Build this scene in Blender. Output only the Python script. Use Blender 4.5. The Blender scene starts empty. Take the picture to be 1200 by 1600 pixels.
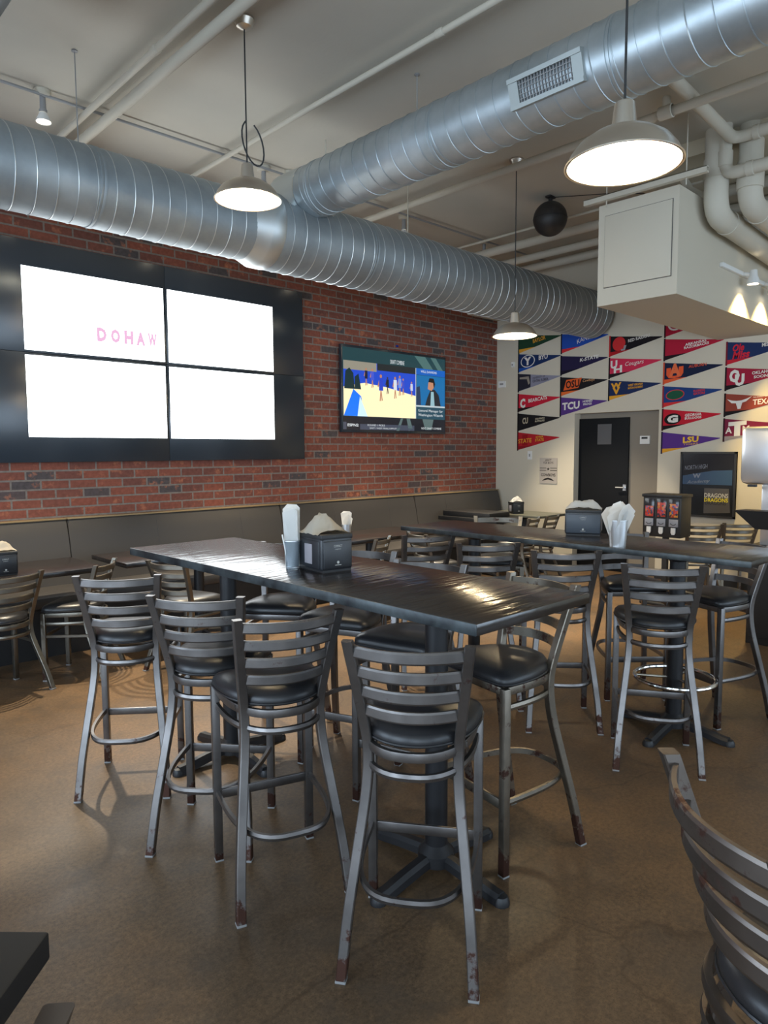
import bpy, bmesh, math, random
from mathutils import Vector, Matrix
PI = math.pi
R = math.radians
random.seed(7)
scene = bpy.context.scene
C = scene.collection

# ------------------------------------------------------------------ camera
F_PX, PITCH, YAW, ROLL, CAM_H = 1088.78, 0.0863, 0.8049, -0.0049, 1.5593
cp, sp = math.cos(PITCH), math.sin(PITCH)
fw = Vector((math.cos(YAW) * cp, math.sin(YAW) * cp, -sp))
rt = Vector((math.sin(YAW), -math.cos(YAW), 0))
up = rt.cross(fw)
c_, s_ = math.cos(ROLL), math.sin(ROLL)
rt2, up2 = c_ * rt + s_ * up, c_ * up - s_ * rt
cam_data = bpy.data.cameras.new('camera')
cam_data.sensor_fit = 'VERTICAL'
cam_data.sensor_height = 36.0
cam_data.lens = F_PX / 1600.0 * 36.0
cam_data.clip_start = 0.05
cam = bpy.data.objects.new('camera', cam_data)
C.objects.link(cam)
M3 = Matrix((rt2, up2, -fw)).transposed()
cam.matrix_world = Matrix.Translation((0, 0, CAM_H)) @ M3.to_4x4()
scene.camera = cam

# ------------------------------------------------------------------ world, exposure, daylight
scene.view_settings.view_transform = 'Standard'
scene.view_settings.look = 'None'
scene.view_settings.gamma = 1.0
scene.view_settings.exposure = 0.0
scene.view_settings.use_curve_mapping = False
world = bpy.data.worlds.new('sky')
scene.world = world
world.use_nodes = True
bg = world.node_tree.nodes['Background']
bg.inputs['Color'].default_value = (0.62, 0.80, 1.0, 1)
bg.inputs['Strength'].default_value = 1.6
scene.cycles.max_bounces = 8
scene.cycles.diffuse_bounces = 4
scene.cycles.glossy_bounces = 4
scene.cycles.sample_clamp_indirect = 4.0
scene.cycles.caustics_reflective = False
scene.cycles.caustics_refractive = False
scene.cycles.use_denoising = True


def area(name, loc, rot, sx, sy, power, col):
    l = bpy.data.lights.new(name, 'AREA')
    l.shape = 'RECTANGLE'; l.size = sx; l.size_y = sy; l.energy = power; l.color = col
    o = bpy.data.objects.new(name, l); C.objects.link(o)
    o.location = loc; o.rotation_euler = rot
    return o


# daylight through the street windows: right-hand wall (Y=-4) and the wall behind (X=-3)
DAY = (0.66, 0.82, 1.0)
for wx in (-1.4, 1.6, 4.6, 7.2):
    area('window_daylight', (wx, -4.02, 1.75), (R(90), 0, 0), 2.2, 2.3, 45, DAY)
for wy in (-2.2, 1.1, 4.4):
    area('window_daylight', (-3.02, wy, 1.75), (R(90), 0, R(-90)), 2.4, 2.3, 112, DAY)

# ------------------------------------------------------------------ materials
MATS = {}


def mat(name, col, rough=0.5, metal=0.0, spec=0.5, coat=0.0, emit=None, estr=0.0, trans=0.0):
    m = bpy.data.materials.new(name); m.use_nodes = True
    b = m.node_tree.nodes['Principled BSDF']
    b.inputs['Base Color'].default_value = (*col, 1)
    b.inputs['Roughness'].default_value = rough
    b.inputs['Metallic'].default_value = metal
    b.inputs['Specular IOR Level'].default_value = spec
    b.inputs['Coat Weight'].default_value = coat
    b.inputs['Transmission Weight'].default_value = trans
    if emit:
        b.inputs['Emission Color'].default_value = (*emit, 1)
        b.inputs['Emission Strength'].default_value = estr
    MATS[name] = m
    return m


def N(m, t, **kw):
    n = m.node_tree.nodes.new(t)
    for k, v in kw.items():
        setattr(n, k, v)
    return n


def L(m, a, b):
    m.node_tree.links.new(a, b)


def bsdf(m):
    return m.node_tree.nodes['Principled BSDF']


def coords(m, kind='Object', scale=(1, 1, 1), rot=(0, 0, 0), rand=False):
    tc = N(m, 'ShaderNodeTexCoord')
    mp = N(m, 'ShaderNodeMapping')
    mp.inputs['Scale'].default_value = scale
    mp.inputs['Rotation'].default_value = rot
    L(m, tc.outputs[kind], mp.inputs['Vector'])
    if rand:
        oi = N(m, 'ShaderNodeObjectInfo')
        mu = N(m, 'ShaderNodeMath', operation='MULTIPLY'); mu.inputs[1].default_value = 37.0
        L(m, oi.outputs['Random'], mu.inputs[0])
        L(m, mu.outputs[0], mp.inputs['Location'])
    return mp.outputs['Vector']


def noise(m, vec, scale, detail=4, rough=0.55, lo=0.3, hi=0.7, c0=(0, 0, 0, 1), c1=(1, 1, 1, 1)):
    n = N(m, 'ShaderNodeTexNoise')
    n.inputs['Scale'].default_value = scale
    n.inputs['Detail'].default_value = detail
    n.inputs['Roughness'].default_value = rough
    L(m, vec, n.inputs['Vector'])
    r = N(m, 'ShaderNodeValToRGB')
    r.color_ramp.elements[0].position = lo; r.color_ramp.elements[0].color = c0
    r.color_ramp.elements[1].position = hi; r.color_ramp.elements[1].color = c1
    L(m, n.outputs['Fac'], r.inputs['Fac'])
    return r.outputs['Color'], n.outputs['Fac']


def mixc(m, fac, a, b, mode='MIX'):
    x = N(m, 'ShaderNodeMix', data_type='RGBA', blend_type=mode)
    for sock, v in ((x.inputs['Factor'], fac), (x.inputs['A'], a), (x.inputs['B'], b)):
        if isinstance(v, (int, float)):
            sock.default_value = v
        elif isinstance(v, tuple):
            sock.default_value = v if len(v) == 4 else (*v, 1)
        else:
            L(m, v, sock)
    return x.outputs['Result']


def bump(m, h, strength=0.3, dist=0.01):
    b = N(m, 'ShaderNodeBump')
    b.inputs['Strength'].default_value = strength
    b.inputs['Distance'].default_value = dist
    L(m, h, b.inputs['Height'])
    L(m, b.outputs['Normal'], bsdf(m).inputs['Normal'])


def sr(r, g, b):
    def f(v):
        v /= 255.0
        return v / 12.92 if v <= 0.04045 else ((v + 0.055) / 1.055) ** 2.4
    return (f(r), f(g), f(b))


# painted plaster
def plaster(name, col, var=0.12):
    m = mat(name, col, 0.75, spec=0.25)
    v = coords(m)
    dark = tuple(x * (1 - var) for x in col)
    c, _ = noise(m, v, 0.6, 5, 0.6, 0.3, 0.7, (*dark, 1), (*col, 1))
    L(m, c, bsdf(m).inputs['Base Color'])
    _, f = noise(m, v, 40, 3)
    bump(m, f, 0.08, 0.01)
    return m


M_CEIL = plaster('ceiling_paint', sr(206, 200, 186), 0.15)
M_WALL = plaster('cream_paint', sr(208, 200, 182), 0.04)
M_TRIMGREY = plaster('recess_grey_paint', sr(140, 133, 122), 0.05)
M_BOX = plaster('soffit_paint', sr(205, 197, 180), 0.03)
M_PIPE = plaster('pipe_paint', sr(205, 198, 182), 0.08)
M_BEAM = plaster('beam_paint', sr(196, 184, 160), 0.08)

# brick
m = mat('red_brick', (0.3, 0.1, 0.07), 0.85, spec=0.2); M_BRICK = m
tc = N(m, 'ShaderNodeTexCoord'); sx = N(m, 'ShaderNodeSeparateXYZ'); cx = N(m, 'ShaderNodeCombineXYZ')
L(m, tc.outputs['Object'], sx.inputs[0]); L(m, sx.outputs['X'], cx.inputs['X']); L(m, sx.outputs['Z'], cx.inputs['Y'])
bt = N(m, 'ShaderNodeTexBrick')
bt.offset = 0.5
bt.inputs['Scale'].default_value = 1.0
bt.inputs['Brick Width'].default_value = 0.232
bt.inputs['Row Height'].default_value = 0.0785
bt.inputs['Mortar Size'].default_value = 0.008
bt.inputs['Mortar Smooth'].default_value = 0.15
bt.inputs['Bias'].default_value = -0.15
bt.inputs['Color1'].default_value = (*sr(148, 88, 72), 1)
bt.inputs['Color2'].default_value = (*sr(110, 76, 70), 1)
bt.inputs['Mortar'].default_value = (*sr(138, 128, 120), 1)
L(m, cx.outputs[0], bt.inputs['Vector'])
bt2 = N(m, 'ShaderNodeTexBrick'); bt2.offset = 0.5
for k in ('Scale', 'Brick Width', 'Row Height', 'Mortar Size', 'Mortar Smooth'):
    bt2.inputs[k].default_value = bt.inputs[k].default_value
bt2.inputs['Color1'].default_value = (0, 0, 0, 1); bt2.inputs['Color2'].default_value = (1, 1, 1, 1)
bt2.inputs['Mortar'].default_value = (0, 0, 0, 1); bt2.inputs['Bias'].default_value = 0.0
L(m, cx.outputs[0], bt2.inputs['Vector'])
rmp = N(m, 'ShaderNodeValToRGB'); rmp.color_ramp.elements[0].position = 0.86; rmp.color_ramp.elements[1].position = 0.9
L(m, bt2.outputs['Color'], rmp.inputs['Fac'])
col = mixc(m, rmp.outputs['Color'], bt.outputs['Color'], (*sr(92, 84, 84), 1))
spot, _ = noise(m, cx.outputs[0], 9, 5, 0.65, 0.56, 0.72)
notm = N(m, 'ShaderNodeMath', operation='MULTIPLY'); inv = N(m, 'ShaderNodeMath', operation='SUBTRACT')
inv.inputs[0].default_value = 1.0; L(m, bt.outputs['Fac'], inv.inputs[1])
L(m, spot, notm.inputs[0]); L(m, inv.outputs[0], notm.inputs[1])
col = mixc(m, notm.outputs[0], col, (*sr(192, 122, 92), 1))
g2, f2 = noise(m, cx.outputs[0], 30, 4, 0.6, 0.3, 0.75, (0.7, 0.7, 0.7, 1), (1.15, 1.15, 1.15, 1))
col = mixc(m, 0.8, col, g2, 'MULTIPLY')
L(m, col, bsdf(m).inputs['Base Color'])
hh = mixc(m, 0.25, inv.outputs[0], f2)
bump(m, hh, 0.6, 0.012)

# polished concrete floor
m = mat('stained_concrete', sr(120, 96, 70), 0.35, spec=0.5); M_FLOOR = m
v = coords(m)
c1, _ = noise(m, v, 0.9, 6, 0.6, 0.3, 0.72, (*sr(82, 68, 54), 1), (*sr(126, 98, 68), 1))
c2, f2 = noise(m, v, 60, 4, 0.7, 0.3, 0.75, (0.45, 0.45, 0.46, 1), (1.45, 1.42, 1.36, 1))
c3, f3 = noise(m, v, 190, 2, 0.6, 0.3, 0.46, (0.35, 0.35, 0.36, 1), (1, 1, 1, 1))
col = mixc(m, 0.75, c1, c2, 'MULTIPLY'); col = mixc(m, 0.6, col, c3, 'MULTIPLY')
c4, _ = noise(m, v, 4.2, 6, 0.75, 0.5, 0.66)
c4m = N(m, 'ShaderNodeMath', operation='MULTIPLY'); c4m.inputs[1].default_value = 0.5; L(m, c4, c4m.inputs[0])
col = mixc(m, c4m.outputs[0], col, (*sr(74, 64, 54), 1))
cr, _ = noise(m, v, 2.3, 3, 0.5, 0.0, 1.0)
# thin cracks / saw cuts
wv = N(m, 'ShaderNodeTexVoronoi', feature='DISTANCE_TO_EDGE'); wv.inputs['Scale'].default_value = 0.42
dn = N(m, 'ShaderNodeTexNoise'); dn.inputs['Scale'].default_value = 4.0; dn.inputs['Detail'].default_value = 6
vm = N(m, 'ShaderNodeVectorMath', operation='SCALE'); vm.inputs['Scale'].default_value = 0.22
va = N(m, 'ShaderNodeVectorMath', operation='ADD')
L(m, v, dn.inputs['Vector']); L(m, dn.outputs['Color'], vm.inputs[0]); L(m, v, va.inputs[0]); L(m, vm.outputs[0], va.inputs[1])
L(m, va.outputs[0], wv.inputs['Vector'])
cr = N(m, 'ShaderNodeValToRGB'); cr.color_ramp.elements[0].position = 0.0; cr.color_ramp.elements[1].position = 0.0022
cr.color_ramp.elements[0].color = (0.45, 0.42, 0.4, 1); cr.color_ramp.elements[1].color = (1, 1, 1, 1)
L(m, wv.outputs['Distance'], cr.inputs['Fac'])
col = mixc(m, 0.55, col, cr.outputs['Color'], 'MULTIPLY')
L(m, col, bsdf(m).inputs['Base Color'])
rr, _ = noise(m, v, 2.0, 5, 0.6, 0.3, 0.7, (0.36, 0.36, 0.36, 1), (0.55, 0.55, 0.55, 1))
L(m, rr, bsdf(m).inputs['Roughness'])
bump(m, f2, 0.08, 0.004)


# worn brushed steel of the stools
def steel(name, base, rust_lo, rough=0.36):
    m = mat(name, base, rough, 0.9)
    v = coords(m, rand=True)
    c, f = noise(m, v, 14, 6, 0.65, rust_lo, rust_lo + 0.07)
    tco = N(m, 'ShaderNodeTexCoord'); sz = N(m, 'ShaderNodeSeparateXYZ'); L(m, tco.outputs['Object'], sz.inputs[0])
    mr = N(m, 'ShaderNodeMapRange'); mr.inputs['From Min'].default_value = 0.0; mr.inputs['From Max'].default_value = 0.16; mr.inputs['To Min'].default_value = 0.26; mr.inputs['To Max'].default_value = 0.0
    L(m, sz.outputs['Z'], mr.inputs['Value'])
    ad = N(m, 'ShaderNodeMath', operation='ADD'); L(m, f, ad.inputs[0]); L(m, mr.outputs[0], ad.inputs[1])
    rr_ = N(m, 'ShaderNodeValToRGB'); rr_.color_ramp.elements[0].position = rust_lo; rr_.color_ramp.elements[1].position = rust_lo + .07
    L(m, ad.outputs[0], rr_.inputs['Fac']); c = rr_.outputs['Color']
    b2, _ = noise(m, v, 5, 4, 0.6, 0.3, 0.7, (*[x * 0.7 for x in base], 1), (*[min(1, x * 1.2) for x in base], 1))
    col = mixc(m, c, b2, (*sr(80, 56, 48), 1))
    L(m, col, bsdf(m).inputs['Base Color'])
    r_ = mixc(m, c, (rough, rough, rough, 1), (0.65, 0.65, 0.65, 1))
    L(m, r_, bsdf(m).inputs['Roughness'])
    return m


M_STEEL = steel('gunmetal_steel', sr(122, 118, 116), 0.64)
M_STEELD = steel('dark_chipped_steel', sr(118, 110, 104), 0.6)
M_STEELW = steel('worn_rusty_steel', sr(138, 130, 118), 0.57)
M_VINYL = mat('black_vinyl', (0.018, 0.018, 0.02), 0.36, spec=0.5)
_, f_ = noise(M_VINYL, coords(M_VINYL), 160, 2); bump(M_VINYL, f_, 0.08, 0.002)
M_CAP = mat('white_foot_cap', (0.26, 0.26, 0.26), 0.5)
M_CHROME = mat('chrome', (0.75, 0.73, 0.7), 0.15, 1.0)
M_BLACKIRON = mat('black_cast_iron', (0.012, 0.012, 0.014), 0.45)


def tablemat(name, base, rough, sp_=1.0):
    m = mat(name, base, rough, spec=sp_)
    v = coords(m, scale=(4, 34, 4))
    c, f = noise(m, v, 1.0, 5, 0.6, 0.35, 0.7, (*[x * 0.6 for x in base], 1), (*[x * 1.5 for x in base], 1))
    L(m, c, bsdf(m).inputs['Base Color'])
    v2 = coords(m, scale=(3, 17, 3))
    _, f2 = noise(m, v2, 1.6, 3, 0.5)
    bump(m, f2, 0.5, 0.009)
    return m


M_TABLE = tablemat('black_stained_wood', (0.014, 0.011, 0.010), 0.19)
M_TABLE2 = tablemat('dark_laminate', (0.018, 0.014, 0.013), 0.24, 0.7)
M_MATTE = mat('matte_black_laminate', (0.012, 0.011, 0.011), 0.65, spec=0.25)
M_EDGE = mat('worn_table_edge', (0.05, 0.06, 0.065), 0.4, 0.3)
cE, _ = noise(M_EDGE, coords(M_EDGE), 9, 5, 0.6, 0.35, 0.7, (0.012, 0.014, 0.017, 1), (0.07, 0.085, 0.09, 1))
L(M_EDGE, cE, bsdf(M_EDGE).inputs['Base Color'])

# galvanised duct
m = mat('galvanised_duct', sr(170, 178, 180), 0.34, 0.62); M_DUCT = m
v = coords(m)
c, f = noise(m, v, 3, 5, 0.6, 0.3, 0.75, (*sr(142, 151, 156), 1), (*sr(172, 180, 184), 1))
L(m, c, bsdf(m).inputs['Base Color'])
rr, _ = noise(m, v, 7, 4, 0.6, 0.3, 0.7, (0.5, 0.5, 0.5, 1), (0.62, 0.62, 0.62, 1)); L(m, rr, bsdf(m).inputs['Roughness'])
M_DUCT2 = mat('window_lit_galvanised_duct', sr(190, 198, 202), 0.42, 0.75)  # lighter copy for the branch: window light put into the metal colour
c, f = noise(M_DUCT2, coords(M_DUCT2), 4, 5, 0.6, 0.3, 0.75, (*sr(170, 180, 184), 1), (*sr(200, 208, 212), 1)); L(M_DUCT2, c, bsdf(M_DUCT2).inputs['Base Color'])
M_SEAM = mat('duct_seam_metal', sr(205, 210, 210), 0.42, 0.8)
M_LEATHER = mat('charcoal_upholstery', sr(66, 63, 61), 0.45, spec=0.45)
_, f_ = noise(M_LEATHER, coords(M_LEATHER), 120, 2); bump(M_LEATHER, f_, 0.06, 0.003)
M_DARK = mat('matte_black', (0.012, 0.012, 0.013), 0.5)
M_TAN = mat('tan_wood_ledge', sr(150, 128, 92), 0.5)
M_BEZEL = mat('glare_tinted_bezel', (0.022, 0.031, 0.043), 0.22, spec=0.8)  # black base lifted towards blue: a slight glare veil put into the colour
M_WHITE = mat('white_plastic', (0.78, 0.78, 0.76), 0.45)
M_GREYP = mat('grey_plastic', (0.3, 0.3, 0.3), 0.5)
M_PAPER = mat('white_paper_napkin', (0.9, 0.89, 0.86), 0.9, spec=0.1)
M_KRAFT = mat('cream_paper_napkin', (0.68, 0.62, 0.52), 0.9, spec=0.1)
M_DISP = mat('blue_grey_dispenser_plastic', sr(58, 66, 76), 0.4)
M_DISPD = mat('dark_dispenser_plastic', sr(34, 36, 40), 0.35)
M_CLEAR = mat('frosted_window_plastic', sr(150, 145, 150), 0.3)
M_STAIN = mat('stainless', (0.72, 0.74, 0.76), 0.3, 0.8)
M_GLASSCUP = mat('cup_glass', (0.75, 0.88, 0.98), 0.08, trans=0.75)
M_ALU = mat('spun_aluminium', (0.74, 0.67, 0.58), 0.32, 0.95)
M_ENAMEL = mat('white_enamel', (0.9, 0.88, 0.82), 0.4)
M_BULB = mat('lit_bulb', (1, 1, 1), 0.4, emit=(1.0, 0.86, 0.62), estr=60)
M_SPOTLENS = mat('lit_spot_lens', (1, 1, 1), 0.4, emit=(1.0, 0.88, 0.66), estr=14)
M_CORD = mat('black_cord', (0.02, 0.02, 0.02), 0.6)
M_DOOR = mat('black_door_paint', (0.006, 0.007, 0.009), 0.6, spec=.2)
M_GRILLE = mat('vent_dark', (0.015, 0.012, 0.012), 0.7)
M_GREENTOP = mat('grey_green_laminate', sr(98, 98, 86), 0.4)
M_STEELDIM = steel('dining_steel', sr(124, 118, 108), 0.7)


def emis(name, col, s=1.0):
    m = bpy.data.materials.new(name); m.use_nodes = True
    b = m.node_tree.nodes['Principled BSDF']
    b.inputs['Base Color'].default_value = (0.01, 0.01, 0.01, 1)
    b.inputs['Roughness'].default_value = 0.2
    b.inputs['Emission Color'].default_value = (*col, 1)
    b.inputs['Emission Strength'].default_value = s
    return m


_flat = {}


def flat(rgb, rough=0.8):
    k = (rgb, rough)
    if k not in _flat:
        _flat[k] = mat('felt_or_print', sr(*rgb), rough, spec=0.2)
    return _flat[k]


_scr = {}


def scr(rgb, s=1.0):
    k = (rgb, s)
    if k not in _scr:
        _scr[k] = emis('screen_pixels', sr(*rgb), s)
    return _scr[k]


# ------------------------------------------------------------------ mesh helpers
def bx(bm, x0, x1, y0, y1, z0, z1, bev=0.0):
    vs = [bm.verts.new(p) for p in ((x0, y0, z0), (x1, y0, z0), (x1, y1, z0), (x0, y1, z0), (x0, y0, z1), (x1, y0, z1), (x1, y1, z1), (x0, y1, z1))]
    fs = [bm.faces.new([vs[i] for i in q]) for q in ((3, 2, 1, 0), (4, 5, 6, 7), (0, 1, 5, 4), (1, 2, 6, 5), (2, 3, 7, 6), (3, 0, 4, 7))]
    if bev > 0:
        es = list({e for f in fs for e in f.edges})
        bmesh.ops.bevel(bm, geom=es, offset=bev, segments=2, profile=0.5, affect='EDGES')


def sweep(bm, path, sec, mode='axis', closed=False, cap=True):
    """sec: 2D points. mode 'axis': section lies in world XY (for near-vertical posts);
    'flat': section (side, z) swept along a horizontal path; 'tube': frame follows path."""
    n = len(path); k = len(sec); rings = []
    P = [Vector(p) for p in path]
    prev = None
    for i, p in enumerate(P):
        if closed:
            t = (P[(i + 1) % n] - P[i - 1]).normalized()
        else:
            t = (P[min(i + 1, n - 1)] - P[max(i - 1, 0)]).normalized()
        if mode == 'axis':
            a, b = Vector((1, 0, 0)), Vector((0, 1, 0))
        elif mode == 'flat':
            a = Vector((t.y, -t.x, 0)).normalized(); b = Vector((0, 0, 1))
        else:
            if prev is None:
                r = Vector((0, 0, 1)) if abs(t.z) < 0.9 else Vector((1, 0, 0))
                a = t.cross(r).normalized()
            else:
                a = (prev - t * prev.dot(t)).normalized()
            b = t.cross(a).normalized(); prev = a
        rings.append([bm.verts.new(p + a * s[0] + b * s[1]) for s in sec])
    m_ = n if closed else n - 1
    for i in range(m_):
        A, B = rings[i], rings[(i + 1) % n]
        for j in range(k):
            bm.faces.new((A[j], A[(j + 1) % k], B[(j + 1) % k], B[j]))
    if cap and not closed:
        bm.faces.new(list(reversed(rings[0]))); bm.faces.new(rings[-1])


def circ(r, n=16, ph=0.0):
    return [(r * math.cos(2 * PI * i / n + ph), r * math.sin(2 * PI * i / n + ph)) for i in range(n)]


def rsec(w, h, c):
    w /= 2; h /= 2
    return [(-w + c, -h), (w - c, -h), (w, -h + c), (w, h - c), (w - c, h), (-w + c, h), (-w, h - c), (-w, -h + c)]


def lathe(bm, prof, n=32, cx=0, cy=0, cz=0, axis='Z'):
    rings = []
    for r, z in prof:
        ring = []
        for i in range(n):
            a = 2 * PI * i / n
            u, w = r * math.cos(a), r * math.sin(a)
            if axis == 'Z': p = (cx + u, cy + w, cz + z)
            elif axis == 'X': p = (cx + z, cy + u, cz + w)
            else: p = (cx + u, cy + z, cz + w)
            ring.append(bm.verts.new(p))
        rings.append(ring)
    for a, b in zip(rings, rings[1:]):
        for i in range(n):
            bm.faces.new((a[i], a[(i + 1) % n], b[(i + 1) % n], b[i]))
    return rings


def capring(bm, ring, flip=False):
    bm.faces.new(list(reversed(ring)) if flip else ring)


def obj(name, bm, m, parent=None, smooth=True, loc=None, rot=None, angle=35):
    bmesh.ops.recalc_face_normals(bm, faces=bm.faces)
    me = bpy.data.meshes.new(name)
    bm.to_mesh(me); bm.free()
    if smooth:
        for p in me.polygons: p.use_smooth = True
        me.set_sharp_from_angle(angle=R(angle))
    ms = m if isinstance(m, (list, tuple)) else [m]
    for x in ms: me.materials.append(x)
    o = bpy.data.objects.new(name, me); C.objects.link(o)
    if parent is not None: o.parent = parent
    if loc is not None: o.location = loc
    if rot is not None: o.rotation_euler = rot
    return o


def tag(o, label, cat, group=None, kind=None):
    o['label'] = label; o['category'] = cat
    if group: o['group'] = group
    if kind: o['kind'] = kind
    return o


def thing(name, label, cat, loc=(0, 0, 0), rz=0.0, group=None):
    o = bpy.data.objects.new(name, None); C.objects.link(o)
    o.empty_display_size = 0.1
    o.location = loc; o.rotation_euler = (0, 0, rz)
    return tag(o, label, cat, group)


def struct(name, bm, m, parent=None, smooth=False, label=None):
    o = obj(name, bm, m, parent, smooth)
    if parent is None:
        o['kind'] = 'structure'
        if label: o['label'] = label
    return o


def copy_tree(o, parent=None):
    c = o.copy(); C.objects.link(c)
    if parent is not None: c.parent = parent
    for ch in [x for x in bpy.data.objects if x.parent == o]:
        copy_tree(ch, c)
    return c


def box(name, dims, m, parent=None, bev=0.0, smooth=True):
    bm = bmesh.new(); bx(bm, *dims, bev); return obj(name, bm, m, parent, smooth)


def poly(bm, pts, depth, to):
    """extruded 2D polygon; `to` maps (u, v, w) -> 3D, w out of the surface"""
    a = [bm.verts.new(to(u, v, 0)) for u, v in pts]
    b = [bm.verts.new(to(u, v, depth)) for u, v in pts]
    n = len(pts)
    bm.faces.new(b); bm.faces.new(list(reversed(a)))
    for i in range(n):
        bm.faces.new((a[i], a[(i + 1) % n], b[(i + 1) % n], b[i]))


DG = None


def text_verts(s, size, bold=0.0, shear=0.0, spacing=1.0):
    cu = bpy.data.curves.new('t', 'FONT'); cu.body = s; cu.size = size; cu.align_x = 'CENTER'; cu.align_y = 'CENTER'
    cu.offset = bold * 0.35; cu.shear = shear; cu.resolution_u = 2; cu.space_character = spacing
    o = bpy.data.objects.new('t', cu); C.objects.link(o)
    bpy.context.view_layer.update()
    me = bpy.data.meshes.new_from_object(o.evaluated_get(bpy.context.evaluated_depsgraph_get()))
    vs = [v.co.copy() for v in me.vertices]; fs = [list(p.vertices) for p in me.polygons]
    bpy.data.objects.remove(o); bpy.data.curves.remove(cu); bpy.data.meshes.remove(me)
    return vs, fs


def text(bm, s, u, v, w, to, size=0.05, width=None, height=None, bold=0.0, shear=0.0, rot=0.0, arc=0.0):
    vs, fs = text_verts(s, size, bold, shear)
    if not vs: return
    x0 = min(p.x for p in vs); x1 = max(p.x for p in vs); y0 = min(p.y for p in vs); y1 = max(p.y for p in vs)
    kx = width / (x1 - x0) if width else 1.0
    ky = height / (y1 - y0) if height else (kx if width else 1.0)
    cxx, cyy = (x0 + x1) / 2, (y0 + y1) / 2
    out = []
    for p in vs:
        a, b = (p.x - cxx) * kx, (p.y - cyy) * ky
        b += arc * (1 - (2 * a / (width or 1)) ** 2) if arc else 0
        a, b = a * math.cos(rot) - b * math.sin(rot), a * math.sin(rot) + b * math.cos(rot)
        out.append(bm.verts.new(to(u + a, v + b, w)))
    for f in fs:
        try: bm.faces.new([out[i] for i in f])
        except ValueError: pass


def on_back(y, z, x=8.22):      # surface facing -X : u to the right (-Y), v up
    return lambda u, v, w: (x - w, y - u, z + v)


def on_brick(x, z, y=6.19):     # surface facing -Y : u to the right (+X), v up
    return lambda u, v, w: (x + u, y - w, z + v)


# ------------------------------------------------------------------ setting
CEIL = 4.10
bm = bmesh.new(); bx(bm, -3.2, 9.2, -4.2, 6.5, -0.1, 0.0); struct('floor', bm, M_FLOOR, label='stained brown polished concrete floor')
bm = bmesh.new(); bx(bm, -3.2, 9.2, -4.2, 6.5, CEIL, CEIL + 0.1); struct('ceiling', bm, M_CEIL)
bm = bmesh.new(); bx(bm, -3.2, 8.22, 6.19, 6.5, 0, CEIL); struct('wall_left', bm, M_BRICK)
bm = bmesh.new()
bx(bm, 8.22, 8.364, 4.918, 6.19, 0, CEIL); bx(bm, 8.22, 8.364, -4.2, 3.781, 0, CEIL); bx(bm, 8.22, 8.364, 3.781, 4.918, 2.045, CEIL)
struct('wall_back', bm, M_WALL)
bm = bmesh.new(); bx(bm, 8.364, 8.5, 3.6, 5.1, 0, 2.3); struct('trim_1', bm, M_TRIMGREY)
bm = bmesh.new(); bx(bm, 8.205, 8.22, 0.5, 3.781, 0.0, 0.12); bx(bm, 8.205, 8.22, 4.918, 6.19, 0.0, 0.12); struct('baseboard_back', bm, M_DARK)
# street walls with window openings
bm = bmesh.new()
xs = [-3.2, -2.6, -0.2, 0.4, 2.8, 3.4, 5.8, 6.1, 8.3, 9.2]
bx(bm, -3.2, 9.2, -4.2, -4.0, 0, 0.55); bx(bm, -3.2, 9.2, -4.2, -4.0, 2.95, CEIL)
for i in range(0, len(xs), 2): bx(bm, xs[i], xs[i + 1], -4.2, -4.0, 0.55, 2.95)
struct('wall_right', bm, M_WALL)
bm = bmesh.new()
ys = [-4.2, -3.5, -0.9, -0.2, 2.4, 3.1, 5.7, 6.5]
bx(bm, -3.2, -3.0, -4.2, 6.5, 0, 0.55); bx(bm, -3.2, -3.0, -4.2, 6.5, 2.95, CEIL)
for i in range(0, len(ys), 2): bx(bm, -3.2, -3.0, ys[i], ys[i + 1], 0.55, 2.95)
struct('wall_front', bm, M_WALL)
wn = 1
for i in range(1, len(xs) - 1, 2):
    a, b = xs[i], xs[i + 1]; bm = bmesh.new()
    for q in ((a, a + .05, .55, 2.95), (b - .05, b, .55, 2.95), (a, b, .55, .6), (a, b, 2.9, 2.95), ((a + b) / 2 - .02, (a + b) / 2 + .02, .6, 2.9)):
        bx(bm, q[0], q[1], -4.14, -4.08, q[2], q[3])
    struct('window_%d' % wn, bm, M_DARK); wn += 1
for i in range(1, len(ys) - 1, 2):
    a, b = ys[i], ys[i + 1]; bm = bmesh.new()
    for q in ((a, a + .05, .55, 2.95), (b - .05, b, .55, 2.95), (a, b, .55, .6), (a, b, 2.9, 2.95), ((a + b) / 2 - .02, (a + b) / 2 + .02, .6, 2.9)):
        bx(bm, -3.14, -3.08, q[0], q[1], q[2], q[3])
    struct('window_%d' % wn, bm, M_DARK); wn += 1

# door in the recess
bm = bmesh.new(); bx(bm, 8.335, 8.364, 4.216, 4.915, 0.0, 1.978, 0.003)
door = struct('door_1', bm, M_DOOR, smooth=True); door['label'] = 'black door set in the grey wall recess'
bm = bmesh.new(); bx(bm, 8.325, 8.336, 4.235, 4.275, 1.05, 1.13); sweep(bm, [(8.33, 4.255, 1.09), (8.295, 4.255, 1.09), (8.295, 4.36, 1.09)], circ(.009, 8), 'tube')
obj('door_handle', bm, M_STAIN, door)
bm = bmesh.new(); bx(bm, 8.331, 8.3345, 4.451, 4.645, 1.64, 1.90)
tag(obj('notice_sheet', bm, mat('sheet_grey', sr(88, 88, 90), .6)), 'grey notice sheet taped to the black door', 'notice')

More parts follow.
